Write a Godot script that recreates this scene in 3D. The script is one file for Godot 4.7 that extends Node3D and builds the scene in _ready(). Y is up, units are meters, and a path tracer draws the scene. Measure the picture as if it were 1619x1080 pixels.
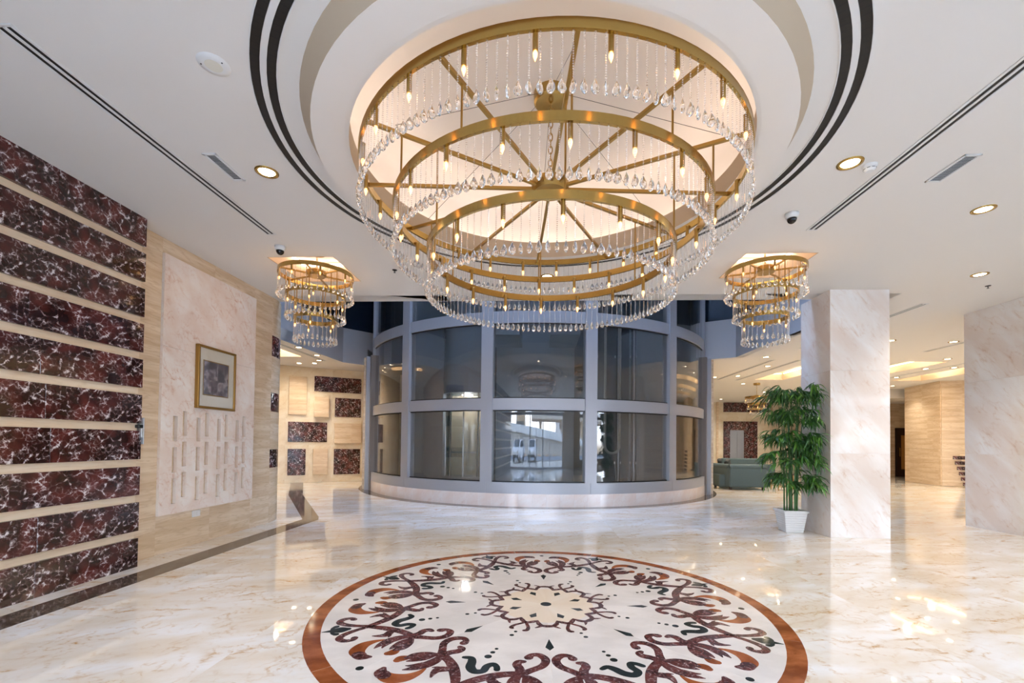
extends Node3D
# A marble hotel lobby. Metres, y up; the camera stands at the origin, 1.4 m above the floor, and looks along -z.

const CEIL := 3.828
const DOME := Vector3(0.04, 0.0, -3.92)
const DRUM := Vector3(-0.144, 0.0, -15.116)
const SKY_ENERGY := 3.25
const EXPOSURE := 1.9
const COVE := 0.005
const RECESS := 0.02
const TROUGH := 0.4
const DOWN := 1.75
const BULB := 0.003
const BULB_SMALL := 0.005

var M := {}
var taken := {}
var rng := RandomNumberGenerator.new()
var uv_off := Vector2.ZERO
var uv_rot := 0.0

# ---------------------------------------------------------------- naming
func numbered(called: String) -> String:
	if not taken.has(called):
		taken[called] = 0
		return called
	taken[called] += 1
	return "%s_%03d" % [called, taken[called]]

func tag(o: Node, label: String, category: String, group := "") -> void:
	o.set_meta("label", label)
	o.set_meta("category", category)
	if group != "":
		o.set_meta("group", group)

func thing(called: String, label: String, category: String, at := Vector3.ZERO, turn := 0.0, group := "") -> Node3D:
	var o := Node3D.new()
	o.name = numbered(called)
	add_child(o)
	o.position = at
	o.rotation.y = turn
	tag(o, label, category, group)
	return o

func structure(called: String) -> Node3D:
	var o := Node3D.new()
	o.name = numbered(called)
	o.set_meta("kind", "structure")
	add_child(o)
	return o

func part(called: String, mesh: Mesh, mat: Material, parent: Node, at := Vector3.ZERO, turn := Vector3.ZERO) -> MeshInstance3D:
	var o := MeshInstance3D.new()
	o.name = called
	o.mesh = mesh
	o.material_override = mat
	o.position = at
	o.rotation = turn
	parent.add_child(o, true)
	return o

# ---------------------------------------------------------------- mesh helpers
func mb() -> SurfaceTool:
	var st := SurfaceTool.new()
	st.begin(Mesh.PRIMITIVE_TRIANGLES)
	return st

func uv_of(p: Vector3, n: Vector3) -> Vector2:
	var a := n.abs()
	var uv := Vector2(p.x, -p.y)
	if a.x >= a.y and a.x >= a.z:
		uv = Vector2(p.z, -p.y)
	elif a.y >= a.z:
		uv = Vector2(p.x, p.z)
	return uv.rotated(uv_rot) + uv_off

func tri(st: SurfaceTool, a: Vector3, b: Vector3, c: Vector3, n: Vector3) -> void:
	var w := (c - a).cross(b - a)
	var order := [a, b, c] if w.dot(n) >= 0.0 else [a, c, b]
	for p in order:
		st.set_normal(n)
		st.set_uv(uv_of(p, n))
		st.add_vertex(p)

func face(st: SurfaceTool, pts: Array, out: Vector3) -> void:
	var n: Vector3 = (pts[2] - pts[0]).cross(pts[1] - pts[0])
	if n.length() < 1e-12:
		n = out
	n = n.normalized()
	if n.dot(out) < 0.0:
		n = -n
	for i in range(1, pts.size() - 1):
		tri(st, pts[0], pts[i], pts[i + 1], n)

# a box with chamfered edges
func box(st: SurfaceTool, c: Vector3, s: Vector3, bevel := 0.0) -> void:
	var h := s * 0.5
	var b := minf(bevel, minf(h.x, minf(h.y, h.z)) * 0.9)
	var v := func(sx: float, sy: float, sz: float, axis: int) -> Vector3:
		var e := h - Vector3(b, b, b)
		e[axis] = h[axis]
		return c + Vector3(sx * e.x, sy * e.y, sz * e.z)
	for axis in 3:
		for s1 in [-1.0, 1.0]:
			var pts := []
			for k in [[-1.0, -1.0], [1.0, -1.0], [1.0, 1.0], [-1.0, 1.0]]:
				var g := [0.0, 0.0, 0.0]
				g[axis] = s1
				g[(axis + 1) % 3] = k[0]
				g[(axis + 2) % 3] = k[1]
				pts.append(v.call(g[0], g[1], g[2], axis))
			var out := Vector3.ZERO
			out[axis] = s1
			face(st, pts, out)
	if b <= 0.0:
		return
	for axis in 3:
		var a1 := (axis + 1) % 3
		var a2 := (axis + 2) % 3
		for s1 in [-1.0, 1.0]:
			for s2 in [-1.0, 1.0]:
				var g0 := [0.0, 0.0, 0.0]
				g0[a1] = s1
				g0[a2] = s2
				var g1 := g0.duplicate()
				g0[axis] = -1.0
				g1[axis] = 1.0
				var out := Vector3.ZERO
				out[a1] = s1
				out[a2] = s2
				face(st, [v.call(g0[0], g0[1], g0[2], a1), v.call(g1[0], g1[1], g1[2], a1), v.call(g1[0], g1[1], g1[2], a2), v.call(g0[0], g0[1], g0[2], a2)], out)
	for sx in [-1.0, 1.0]:
		for sy in [-1.0, 1.0]:
			for sz in [-1.0, 1.0]:
				face(st, [v.call(sx, sy, sz, 0), v.call(sx, sy, sz, 1), v.call(sx, sy, sz, 2)], Vector3(sx, sy, sz))

func box_mesh(s: Vector3, bevel := 0.0, c := Vector3.ZERO) -> ArrayMesh:
	var st := mb()
	box(st, c, s, bevel)
	return st.commit()

# box given by its corners (x0,x1,y0,y1,d0,d1) where d is depth (= -z)
func cbox(st: SurfaceTool, x0: float, x1: float, y0: float, y1: float, d0: float, d1: float, bevel := 0.0) -> void:
	box(st, Vector3((x0 + x1) * 0.5, (y0 + y1) * 0.5, -(d0 + d1) * 0.5), Vector3(absf(x1 - x0), absf(y1 - y0), absf(d1 - d0)), bevel)

func cbox_mesh(x0: float, x1: float, y0: float, y1: float, d0: float, d1: float, bevel := 0.0) -> ArrayMesh:
	var st := mb()
	cbox(st, x0, x1, y0, y1, d0, d1, bevel)
	return st.commit()

# surface of revolution about y: profile of (radius, height), angles from +z towards +x
func lathe(st: SurfaceTool, prof: Array, seg: int, a0 := 0.0, a1 := TAU, smooth := false, squash := 1.0, c := Vector3.ZERO) -> void:
	var n := prof.size()
	var nrm := []
	for i in range(n - 1):
		var e: Vector2 = prof[i + 1] - prof[i]
		nrm.append(Vector2(-e.y, e.x).normalized())   # profile runs bottom-up with the outside on its right: see sign below
	for i in range(n - 1):
		for k in seg:
			var ta := a0 + (a1 - a0) * k / seg
			var tb := a0 + (a1 - a0) * (k + 1) / seg
			var P := []
			for q in [[i, ta], [i, tb], [i + 1, tb], [i + 1, ta]]:
				var pr: Vector2 = prof[q[0]]
				P.append([Vector3(pr.x * sin(q[1]), pr.y, pr.x * cos(q[1]) * squash) + c, q[0], q[1]])
			var idx := [0, 2, 1, 0, 3, 2]
			var ccw: Vector3 = (P[2][0] - P[0][0]).cross(P[1][0] - P[0][0])
			if ccw.length() < 1e-12:
				ccw = (P[3][0] - P[0][0]).cross(P[2][0] - P[0][0])
			for j in idx:
				var e2: Vector2 = nrm[i]
				if smooth:
					var pi2: int = P[j][1]
					var acc: Vector2 = Vector2.ZERO
					if pi2 > 0:
						acc += nrm[pi2 - 1]
					if pi2 < n - 1:
						acc += nrm[pi2]
					e2 = acc.normalized()
				var an: float = P[j][2]
				var nn := Vector3(-e2.x * sin(an), -e2.y, -e2.x * cos(an) / squash).normalized()
				st.set_normal(nn)
				st.set_uv(Vector2(an * maxf(prof[i].x, 0.05), -P[j][0].y) + uv_off)
				st.add_vertex(P[j][0])

func lathe_mesh(prof: Array, seg: int, smooth := false, a0 := 0.0, a1 := TAU, squash := 1.0) -> ArrayMesh:
	var st := mb()
	lathe(st, prof, seg, a0, a1, smooth, squash)
	return st.commit()

# a curved block: radii r0<r1, heights y0<y1, angles in degrees from +z towards +x
func arc_block(st: SurfaceTool, r0: float, r1: float, y0: float, y1: float, d0: float, d1: float, seg: int, c := Vector3.ZERO) -> void:
	var p := func(r: float, y: float, a: float) -> Vector3:
		return c + Vector3(r * sin(a), y, r * cos(a))
	var a0 := deg_to_rad(d0)
	var a1 := deg_to_rad(d1)
	for k in seg:
		var s := a0 + (a1 - a0) * k / seg
		var e := a0 + (a1 - a0) * (k + 1) / seg
		var q := [[p.call(r1, y0, s), s], [p.call(r1, y0, e), e], [p.call(r1, y1, e), e], [p.call(r1, y1, s), s]]
		for j in [0, 2, 1, 0, 3, 2]:
			st.set_normal(Vector3(sin(q[j][1]), 0, cos(q[j][1])))
			st.set_uv(Vector2(q[j][1] * r1, -q[j][0].y).rotated(uv_rot) + uv_off)
			st.add_vertex(q[j][0])
		var q2 := [[p.call(r0, y0, s), s], [p.call(r0, y0, e), e], [p.call(r0, y1, e), e], [p.call(r0, y1, s), s]]
		for j in [0, 1, 2, 0, 2, 3]:
			st.set_normal(-Vector3(sin(q2[j][1]), 0, cos(q2[j][1])))
			st.set_uv(Vector2(q2[j][1] * r0, -q2[j][0].y).rotated(uv_rot) + uv_off)
			st.add_vertex(q2[j][0])
		face(st, [p.call(r0, y1, s), p.call(r1, y1, s), p.call(r1, y1, e), p.call(r0, y1, e)], Vector3.UP)
		face(st, [p.call(r0, y0, s), p.call(r1, y0, s), p.call(r1, y0, e), p.call(r0, y0, e)], Vector3.DOWN)
	if absf(d1 - d0) < 359.9:
		var m0 := Vector3(-cos(a0), 0, sin(a0))
		face(st, [p.call(r0, y0, a0), p.call(r1, y0, a0), p.call(r1, y1, a0), p.call(r0, y1, a0)], m0)
		var m1 := Vector3(cos(a1), 0, -sin(a1))
		face(st, [p.call(r0, y0, a1), p.call(r1, y0, a1), p.call(r1, y1, a1), p.call(r0, y1, a1)], m1)

func arc_mesh(r0: float, r1: float, y0: float, y1: float, d0: float, d1: float, seg: int) -> ArrayMesh:
	var st := mb()
	arc_block(st, r0, r1, y0, y1, d0, d1, seg)
	return st.commit()

func tube(st: SurfaceTool, pts: Array, rad, sides := 8) -> void:
	var rings := []
	var up := Vector3.UP
	for i in pts.size():
		var t: Vector3 = (pts[mini(i + 1, pts.size() - 1)] - pts[maxi(i - 1, 0)]).normalized()
		if absf(t.dot(up)) > 0.95:
			up = Vector3.RIGHT if absf(t.x) < 0.9 else Vector3.BACK
		var u := t.cross(up).normalized()
		var w := u.cross(t).normalized()
		up = w
		var r: float = rad[i] if rad is Array else rad
		var ring := []
		for k in sides:
			var a := TAU * k / sides
			ring.append([pts[i] + (u * cos(a) + w * sin(a)) * r, u * cos(a) + w * sin(a), k])
		rings.append([ring, t])
	for i in rings.size() - 1:
		for k in sides:
			var A = rings[i][0][k]
			var B = rings[i][0][(k + 1) % sides]
			var C = rings[i + 1][0][(k + 1) % sides]
			var D = rings[i + 1][0][k]
			var w2: Vector3 = (C[0] - A[0]).cross(B[0] - A[0])
			var order := [A, B, C, A, C, D] if w2.dot(A[1]) >= 0.0 else [A, C, B, A, D, C]
			for q in order:
				st.set_normal(q[1])
				st.set_uv(Vector2(float(q[2]) / sides, i * 0.1))
				st.add_vertex(q[0])
	for e in [0, rings.size() - 1]:
		var pts2 := []
		for q in rings[e][0]:
			pts2.append(q[0])
		face(st, pts2, rings[e][1] * (-1.0 if e == 0 else 1.0))

func tube_mesh(pts: Array, rad, sides := 8) -> ArrayMesh:
	var st := mb()
	tube(st, pts, rad, sides)
	return st.commit()

# a plate in the x-y plane, z from -thick to 0, outline with holes (cut along the lines x = lines[i])
func plate(outer: PackedVector2Array, holes: Array, lines: Array, thick: float) -> ArrayMesh:
	var st := mb()
	var lo := Vector2(1e9, 1e9)
	var hi := -lo
	for p in outer:
		lo = lo.min(p)
		hi = hi.max(p)
	var xs := [lo.x - 0.01]
	for l in lines:
		if l > lo.x and l < hi.x:
			xs.append(l)
	xs.append(hi.x + 0.01)
	xs.sort()
	for i in xs.size() - 1:
		var cell := PackedVector2Array([Vector2(xs[i], lo.y - 1), Vector2(xs[i + 1], lo.y - 1), Vector2(xs[i + 1], hi.y + 1), Vector2(xs[i], hi.y + 1)])
		var polys: Array = Geometry2D.intersect_polygons(outer, cell)
		for h in holes:
			var nextp := []
			for p in polys:
				nextp.append_array(Geometry2D.clip_polygons(p, h))
			polys = nextp
		for p in polys:
			var t := Geometry2D.triangulate_polygon(p)
			for k in range(0, t.size(), 3):
				var a: Vector2 = p[t[k]]
				var b: Vector2 = p[t[k + 1]]
				var c: Vector2 = p[t[k + 2]]
				tri(st, Vector3(a.x, a.y, 0), Vector3(b.x, b.y, 0), Vector3(c.x, c.y, 0), Vector3(0, 0, 1))
				tri(st, Vector3(a.x, a.y, -thick), Vector3(b.x, b.y, -thick), Vector3(c.x, c.y, -thick), Vector3(0, 0, -1))
			var ccw := not Geometry2D.is_polygon_clockwise(p)
			for k in p.size():
				var a: Vector2 = p[k]
				var b: Vector2 = p[(k + 1) % p.size()]
				if absf(a.x - b.x) < 1e-4 and (absf(a.x - xs[i]) < 1e-3 or absf(a.x - xs[i + 1]) < 1e-3):
					continue
				var e := b - a
				var n := Vector3(e.y, -e.x, 0) * (1.0 if ccw else -1.0)
				face(st, [Vector3(a.x, a.y, 0), Vector3(b.x, b.y, 0), Vector3(b.x, b.y, -thick), Vector3(a.x, a.y, -thick)], n)
	return st.commit()

func rect(x0: float, y0: float, x1: float, y1: float) -> PackedVector2Array:
	return PackedVector2Array([Vector2(x0, y0), Vector2(x1, y0), Vector2(x1, y1), Vector2(x0, y1)])

func ngon(c: Vector2, r: float, n: int) -> PackedVector2Array:
	var p := PackedVector2Array()
	for k in n:
		p.append(c + Vector2(cos(TAU * k / n), sin(TAU * k / n)) * r)
	return p

# ---------------------------------------------------------------- textures
func noise_bytes(w: int, h: int, sd: int, freq: float, type := FastNoiseLite.TYPE_SIMPLEX_SMOOTH, oct := 4, warp := 0.0, fractal := FastNoiseLite.FRACTAL_FBM, cell := FastNoiseLite.RETURN_DISTANCE, out_w := 0, out_h := 0) -> PackedByteArray:
	var n := FastNoiseLite.new()
	n.seed = sd
	n.noise_type = type
	n.frequency = freq
	n.fractal_type = fractal
	n.fractal_octaves = oct
	n.cellular_return_type = cell
	if warp > 0.0:
		n.domain_warp_enabled = true
		n.domain_warp_amplitude = warp
		n.domain_warp_frequency = freq * 0.8
		n.domain_warp_fractal_octaves = 4
	var im := n.get_seamless_image(w, h)
	if out_w > 0:
		im.resize(out_w, out_h, Image.INTERPOLATE_CUBIC)
	im.convert(Image.FORMAT_L8)
	return im.get_data()

func tex(w: int, h: int, data: PackedByteArray) -> ImageTexture:
	var im := Image.create_from_data(w, h, false, Image.FORMAT_RGB8, data)
	im.generate_mipmaps()
	return ImageTexture.create_from_image(im)

func put(d: PackedByteArray, i: int, r: float, g: float, b: float) -> void:
	d[i] = int(clampf(r, 0, 255))
	d[i + 1] = int(clampf(g, 0, 255))
	d[i + 2] = int(clampf(b, 0, 255))

# breccia of red-brown stone in a net of white veins
func tex_dark(n: int, lo: Vector3, hi: Vector3, vein: Vector3, amount: float, sd: int) -> ImageTexture:
	var base := noise_bytes(n, n, sd, 3.0 / n, FastNoiseLite.TYPE_SIMPLEX_SMOOTH, 5, 40.0)
	var cells := noise_bytes(n, n, sd + 1, 9.0 / n, FastNoiseLite.TYPE_CELLULAR, 2, n * 0.085, FastNoiseLite.FRACTAL_NONE, FastNoiseLite.RETURN_DISTANCE2_SUB)
	var fine := noise_bytes(n, n, sd + 2, 22.0 / n, FastNoiseLite.TYPE_CELLULAR, 2, n * 0.05, FastNoiseLite.FRACTAL_NONE, FastNoiseLite.RETURN_DISTANCE2_SUB)
	var mask := noise_bytes(n, n, sd + 3, 4.5 / n, FastNoiseLite.TYPE_SIMPLEX_SMOOTH, 3)
	var mask2 := noise_bytes(n, n, sd + 4, 14.0 / n, FastNoiseLite.TYPE_SIMPLEX_SMOOTH, 3)
	var out := PackedByteArray()
	out.resize(n * n * 3)
	for i in n * n:
		var b := base[i] / 255.0
		var m := clampf((mask[i] - 80.0) / 110.0, 0.0, 1.0)
		var m2 := clampf((mask2[i] - 85.0) / 110.0, 0.0, 1.0)
		var v := maxf(0.0, 1.0 - cells[i] / (10.0 + 26.0 * m2)) * (0.2 + 0.8 * m2)
		v = v + maxf(0.0, 1.0 - fine[i] / 38.0) * m * (0.25 + 0.75 * m2)
		v = minf(1.0, v * amount + m * 0.12 * m2)
		b = clampf((b - 0.3) * 2.2, 0.0, 1.0)
		put(out, i * 3, lerpf(lerpf(lo.x, hi.x, b), vein.x, v), lerpf(lerpf(lo.y, hi.y, b), vein.y, v), lerpf(lerpf(lo.z, hi.z, b), vein.z, v))
	return tex(n, n, out)

# pale marble: clouds and fine wandering veins, drawn out along x
func tex_pale(n: int, a: Vector3, b: Vector3, vein: Vector3, vein_amount: float, stretch: int, sd: int, cloud := 1.0) -> ImageTexture:
	var w := n / stretch
	var c1 := noise_bytes(w, n, sd, 3.5 / n, FastNoiseLite.TYPE_SIMPLEX_SMOOTH, 5, n * 0.06, FastNoiseLite.FRACTAL_FBM, FastNoiseLite.RETURN_DISTANCE, n, n)
	var v1 := noise_bytes(w, n, sd + 1, 5.0 / n, FastNoiseLite.TYPE_SIMPLEX_SMOOTH, 5, n * 0.09, FastNoiseLite.FRACTAL_RIDGED, FastNoiseLite.RETURN_DISTANCE, n, n)
	var v2 := noise_bytes(n / maxi(1, stretch / 2), n, sd + 2, 12.0 / n, FastNoiseLite.TYPE_SIMPLEX_SMOOTH, 5, n * 0.05, FastNoiseLite.FRACTAL_RIDGED, FastNoiseLite.RETURN_DISTANCE, n, n)
	var mk := noise_bytes(n, n, sd + 3, 4.0 / n, FastNoiseLite.TYPE_SIMPLEX_SMOOTH, 3)
	var out := PackedByteArray()
	out.resize(n * n * 3)
	for i in n * n:
		var t := clampf((c1[i] / 255.0 - 0.5) * 1.6 * cloud + 0.5, 0.0, 1.0)
		var m := clampf((mk[i] - 90.0) / 90.0, 0.0, 1.0)
		var v := clampf((v1[i] - 140.0) / 110.0, 0.0, 1.0)
		var u := clampf((v2[i] - 140.0) / 110.0, 0.0, 1.0)
		v = v * v * v * (0.25 + 0.75 * m) + u * u * (0.1 + 0.9 * m) * 0.6
		v = minf(1.0, v * vein_amount)
		put(out, i * 3, lerpf(lerpf(a.x, b.x, t), vein.x, v), lerpf(lerpf(a.y, b.y, t), vein.y, v), lerpf(lerpf(a.z, b.z, t), vein.z, v))
	return tex(n, n, out)

# travertine: level bands
func tex_bands(n: int, a: Vector3, b: Vector3, dark: Vector3, sd: int) -> ImageTexture:
	var s1 := noise_bytes(n / 16, n, sd, 10.0 / n, FastNoiseLite.TYPE_SIMPLEX_SMOOTH, 5, n * 0.01, FastNoiseLite.FRACTAL_FBM, FastNoiseLite.RETURN_DISTANCE, n, n)
	var s2 := noise_bytes(n / 8, n, sd + 1, 26.0 / n, FastNoiseLite.TYPE_SIMPLEX_SMOOTH, 4, n * 0.01, FastNoiseLite.FRACTAL_RIDGED, FastNoiseLite.RETURN_DISTANCE, n, n)
	var out := PackedByteArray()
	out.resize(n * n * 3)
	for i in n * n:
		var t := clampf((s1[i] / 255.0 - 0.5) * 1.5 + 0.5, 0.0, 1.0)
		var v := clampf((s2[i] - 150.0) / 100.0, 0.0, 1.0) * 0.5
		put(out, i * 3, lerpf(lerpf(a.x, b.x, t), dark.x, v), lerpf(lerpf(a.y, b.y, t), dark.y, v), lerpf(lerpf(a.z, b.z, t), dark.z, v))
	return tex(n, n, out)

# the framed print: folded bands of grey, white and plum
func tex_print(n: int) -> ImageTexture:
	var c1 := noise_bytes(n, n, 71, 1.3 / n, FastNoiseLite.TYPE_SIMPLEX_SMOOTH, 3, n * 0.12)
	var c2 := noise_bytes(n, n, 72, 2.0 / n, FastNoiseLite.TYPE_SIMPLEX_SMOOTH, 4, n * 0.1)
	var out := PackedByteArray()
	out.resize(n * n * 3)
	for i in n * n:
		var x := float(i % n) / n
		var y := float(i / n) / n
		var s := 0.5 + 0.5 * sin((x * 1.1 + y * 0.55) * 7.0 + c1[i] / 255.0 * 8.0)
		s = s * s
		var t := c2[i] / 255.0
		var dark := Vector3(58, 50, 60).lerp(Vector3(112, 92, 104), t)
		var light := Vector3(196, 190, 200).lerp(Vector3(150, 132, 130), t)
		var c := dark.lerp(light, s * clampf(t * 1.7, 0.0, 1.0))
		put(out, i * 3, c.x, c.y, c.z)
	return tex(n, n, out)

func mat(called: String, color: Color, rough := 0.5, metal := 0.0, t: Texture2D = null, scale := 1.0) -> StandardMaterial3D:
	var m := StandardMaterial3D.new()
	m.resource_name = called
	m.albedo_color = color
	m.roughness = rough
	m.metallic = metal
	if t:
		m.albedo_texture = t
		m.uv1_scale = Vector3(scale, scale, scale)
	M[called] = m
	return m

func glow(called: String, color: Color, energy: float) -> StandardMaterial3D:
	var m := mat(called, Color(0.9, 0.88, 0.82), 0.4)
	m.emission_enabled = true
	m.emission = color
	m.emission_energy_multiplier = energy
	return m

func make_materials() -> void:
	mat("ceiling_paint", Color(0.90, 0.885, 0.86), 0.75)
	mat("beige_paint", Color(0.74, 0.665, 0.565), 0.7)
	mat("fascia", Color(0.74, 0.75, 0.77), 0.45)
	mat("grey_frame", Color(0.66, 0.665, 0.685), 0.38, 0.25)
	mat("steel", Color(0.72, 0.72, 0.72), 0.3, 0.9)
	mat("lift_door", Color(0.60, 0.63, 0.68), 0.35, 0.5)
	mat("white_plastic", Color(0.88, 0.88, 0.87), 0.45)
	mat("black_plastic", Color(0.03, 0.03, 0.035), 0.15)
	mat("slot_black", Color(0.05, 0.055, 0.06), 0.5)
	mat("vane", Color(0.16, 0.17, 0.18), 0.4, 0.6)
	mat("brass", Color(0.72, 0.60, 0.35), 0.2, 1.0)
	mat("brass_satin", Color(0.66, 0.54, 0.31), 0.3, 1.0)
	mat("post_brown", Color(0.50, 0.46, 0.43), 0.45)
	mat("gold_frame", Color(0.62, 0.47, 0.23), 0.35, 0.7)
	mat("mat_board", Color(0.87, 0.85, 0.79), 0.8)
	mat("print", Color.WHITE, 0.5, 0.0, tex_print(256), 1.0)
	mat("dark_marble", Color.WHITE, 0.08, 0.0, tex_dark(1024, Vector3(42, 22, 21), Vector3(88, 40, 37), Vector3(218, 211, 214), 1.25, 11), 1.0)
	mat("maroon_inlay", Color.WHITE, 0.08, 0.0, tex_dark(512, Vector3(74, 42, 42), Vector3(104, 58, 54), Vector3(196, 184, 186), 0.6, 31), 2.2)
	mat("border_marble", Color.WHITE, 0.07, 0.0, tex_dark(512, Vector3(72, 60, 52), Vector3(100, 86, 74), Vector3(170, 160, 150), 0.4, 41), 1.4)
	mat("brown_inlay", Color.WHITE, 0.08, 0.0, tex_pale(512, Vector3(132, 70, 38), Vector3(176, 106, 64), Vector3(108, 52, 28), 0.7, 2, 51), 1.5)
	mat("green_inlay", Color(0.17, 0.20, 0.20), 0.08)
	mat("white_inlay", Color.WHITE, 0.03, 0.0, tex_pale(512, Vector3(224, 219, 214), Vector3(240, 235, 230), Vector3(214, 202, 190), 0.4, 2, 61), 0.8)
	mat("cream_inlay", Color.WHITE, 0.03, 0.0, tex_pale(512, Vector3(232, 214, 190), Vector3(240, 228, 210), Vector3(222, 200, 170), 0.4, 2, 66), 1.2)
	mat("floor_marble", Color.WHITE, 0.03, 0.0, tex_pale(1024, Vector3(232, 221, 204), Vector3(245, 245, 244), Vector3(196, 154, 106), 1.35, 3, 81), 0.5)
	mat("column_marble", Color.WHITE, 0.1, 0.0, tex_pale(1024, Vector3(232, 218, 206), Vector3(242, 238, 233), Vector3(206, 172, 146), 0.8, 4, 91), 0.5)
	mat("pink_marble", Color.WHITE, 0.12, 0.0, tex_pale(1024, Vector3(236, 219, 206), Vector3(244, 237, 230), Vector3(204, 152, 122), 0.9, 2, 101), 0.6)
	mat("travertine", Color.WHITE, 0.22, 0.0, tex_bands(512, Vector3(214, 188, 154), Vector3(234, 215, 188), Vector3(190, 160, 126), 111), 0.6)
	mat("strip_marble", Color.WHITE, 0.25, 0.0, tex_bands(256, Vector3(230, 206, 174), Vector3(240, 222, 196), Vector3(216, 188, 154), 117), 0.7)
	mat("cream_marble", Color.WHITE, 0.15, 0.0, tex_pale(512, Vector3(228, 212, 184), Vector3(240, 230, 210), Vector3(200, 168, 128), 0.6, 2, 121), 0.5)
	mat("plinth_marble", Color.WHITE, 0.12, 0.0, tex_pale(512, Vector3(232, 214, 204), Vector3(238, 230, 226), Vector3(210, 176, 160), 0.6, 2, 131), 0.7)
	mat("void_panel", Color(0.12, 0.19, 0.26), 0.12)
	mat("shaft_concrete_shaded", Color(0.30, 0.30, 0.31), 0.85)  # concrete grey taken darker; the shaft's unlit depth is put into the colour
	mat("shaft_grey", Color(0.50, 0.54, 0.57), 0.5)
	mat("cable", Color(0.62, 0.60, 0.57), 0.6)
	mat("velvet", Color(0.29, 0.36, 0.38), 0.85)
	mat("velvet_dark", Color(0.13, 0.16, 0.17), 0.85)
	mat("dark_wood", Color(0.17, 0.085, 0.05), 0.35)
	mat("amber_panel", Color(0.66, 0.46, 0.22), 0.3)
	mat("pot", Color(0.86, 0.86, 0.85), 0.55)
	mat("soil", Color(0.36, 0.35, 0.32), 0.95)
	mat("cane", Color(0.24, 0.42, 0.20), 0.4)
	for i in 4:
		var g := mat("leaf_%d" % i, [Color(0.18, 0.36, 0.13), Color(0.26, 0.46, 0.16), Color(0.13, 0.29, 0.12), Color(0.36, 0.55, 0.20)][i], 0.38)
		g.backlight_enabled = true
		g.backlight = Color(0.10, 0.18, 0.05)
		g.cull_mode = BaseMaterial3D.CULL_DISABLED
	mat("asphalt", Color(0.34, 0.34, 0.35), 0.9)
	mat("paving", Color(0.62, 0.58, 0.52), 0.85)
	mat("concrete", Color(0.66, 0.62, 0.56), 0.85)
	mat("facade_white", Color(0.80, 0.79, 0.76), 0.8)
	mat("facade_tan", Color(0.72, 0.62, 0.48), 0.8)
	mat("car_paint", Color(0.88, 0.88, 0.88), 0.2)
	mat("tyre", Color(0.04, 0.04, 0.04), 0.8)
	mat("dark_glass", Color(0.06, 0.08, 0.10), 0.05)
	M.column_marble.metallic_specular = 0.33
	var gl := mat("pane", Color(0.75, 0.82, 0.82, 0.04), 0.0)
	gl.transparency = BaseMaterial3D.TRANSPARENCY_ALPHA
	var gt := mat("tinted_pane", Color(0.08, 0.12, 0.14, 0.16), 0.0)
	gt.transparency = BaseMaterial3D.TRANSPARENCY_ALPHA
	var gg := mat("green_pane", Color(0.30, 0.46, 0.42, 0.30), 0.0)
	gg.transparency = BaseMaterial3D.TRANSPARENCY_ALPHA
	var cr := mat("crystal", Color(1, 1, 1, 0.02), 0.0)
	cr.transparency = BaseMaterial3D.TRANSPARENCY_ALPHA
	cr.refraction_enabled = true
	cr.refraction_scale = 0.05
	glow("bulb_glow", Color(1.0, 0.64, 0.28), 3.0)
	glow("downlight_glow", Color(1.0, 0.93, 0.80), 12.0)
	glow("cove_glow", Color(1.0, 0.89, 0.82), 5.0)
	glow("cove_glow_gold", Color(1.0, 0.88, 0.72), 3.0)

# ---------------------------------------------------------------- lights
func omni(parent: Node, at: Vector3, color: Color, energy: float, size: float, rng_m := 40.0) -> void:
	var l := OmniLight3D.new()
	l.light_color = color
	l.light_energy = energy
	l.light_size = size
	l.omni_range = rng_m
	l.omni_attenuation = 2.0
	l.shadow_enabled = true
	l.position = at
	l.name = "lamp_light"
	parent.add_child(l, true)

func spot(parent: Node, at: Vector3, color: Color, energy: float, angle: float) -> void:
	var l := SpotLight3D.new()
	l.light_color = color
	l.light_energy = energy
	l.light_size = 0.05
	l.spot_range = 40.0
	l.spot_attenuation = 2.0
	l.spot_angle = angle
	l.shadow_enabled = true
	l.position = at
	l.rotation.x = -PI / 2
	l.name = "lamp_light"
	parent.add_child(l, true)

# ---------------------------------------------------------------- scene
func _ready() -> void:
	rng.seed = 20240
	setup_view()
	make_materials()
	build_shell()
	build_ceiling()
	build_left_wall()
	build_back_left_wall()
	build_drum()
	build_columns()
	build_right_lounge()
	build_front_and_outside()
	build_medallion()
	build_main_chandelier()
	build_small_chandeliers()
	build_plant()
	build_sofas()
	build_picture()
	build_ceiling_fittings()

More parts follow.
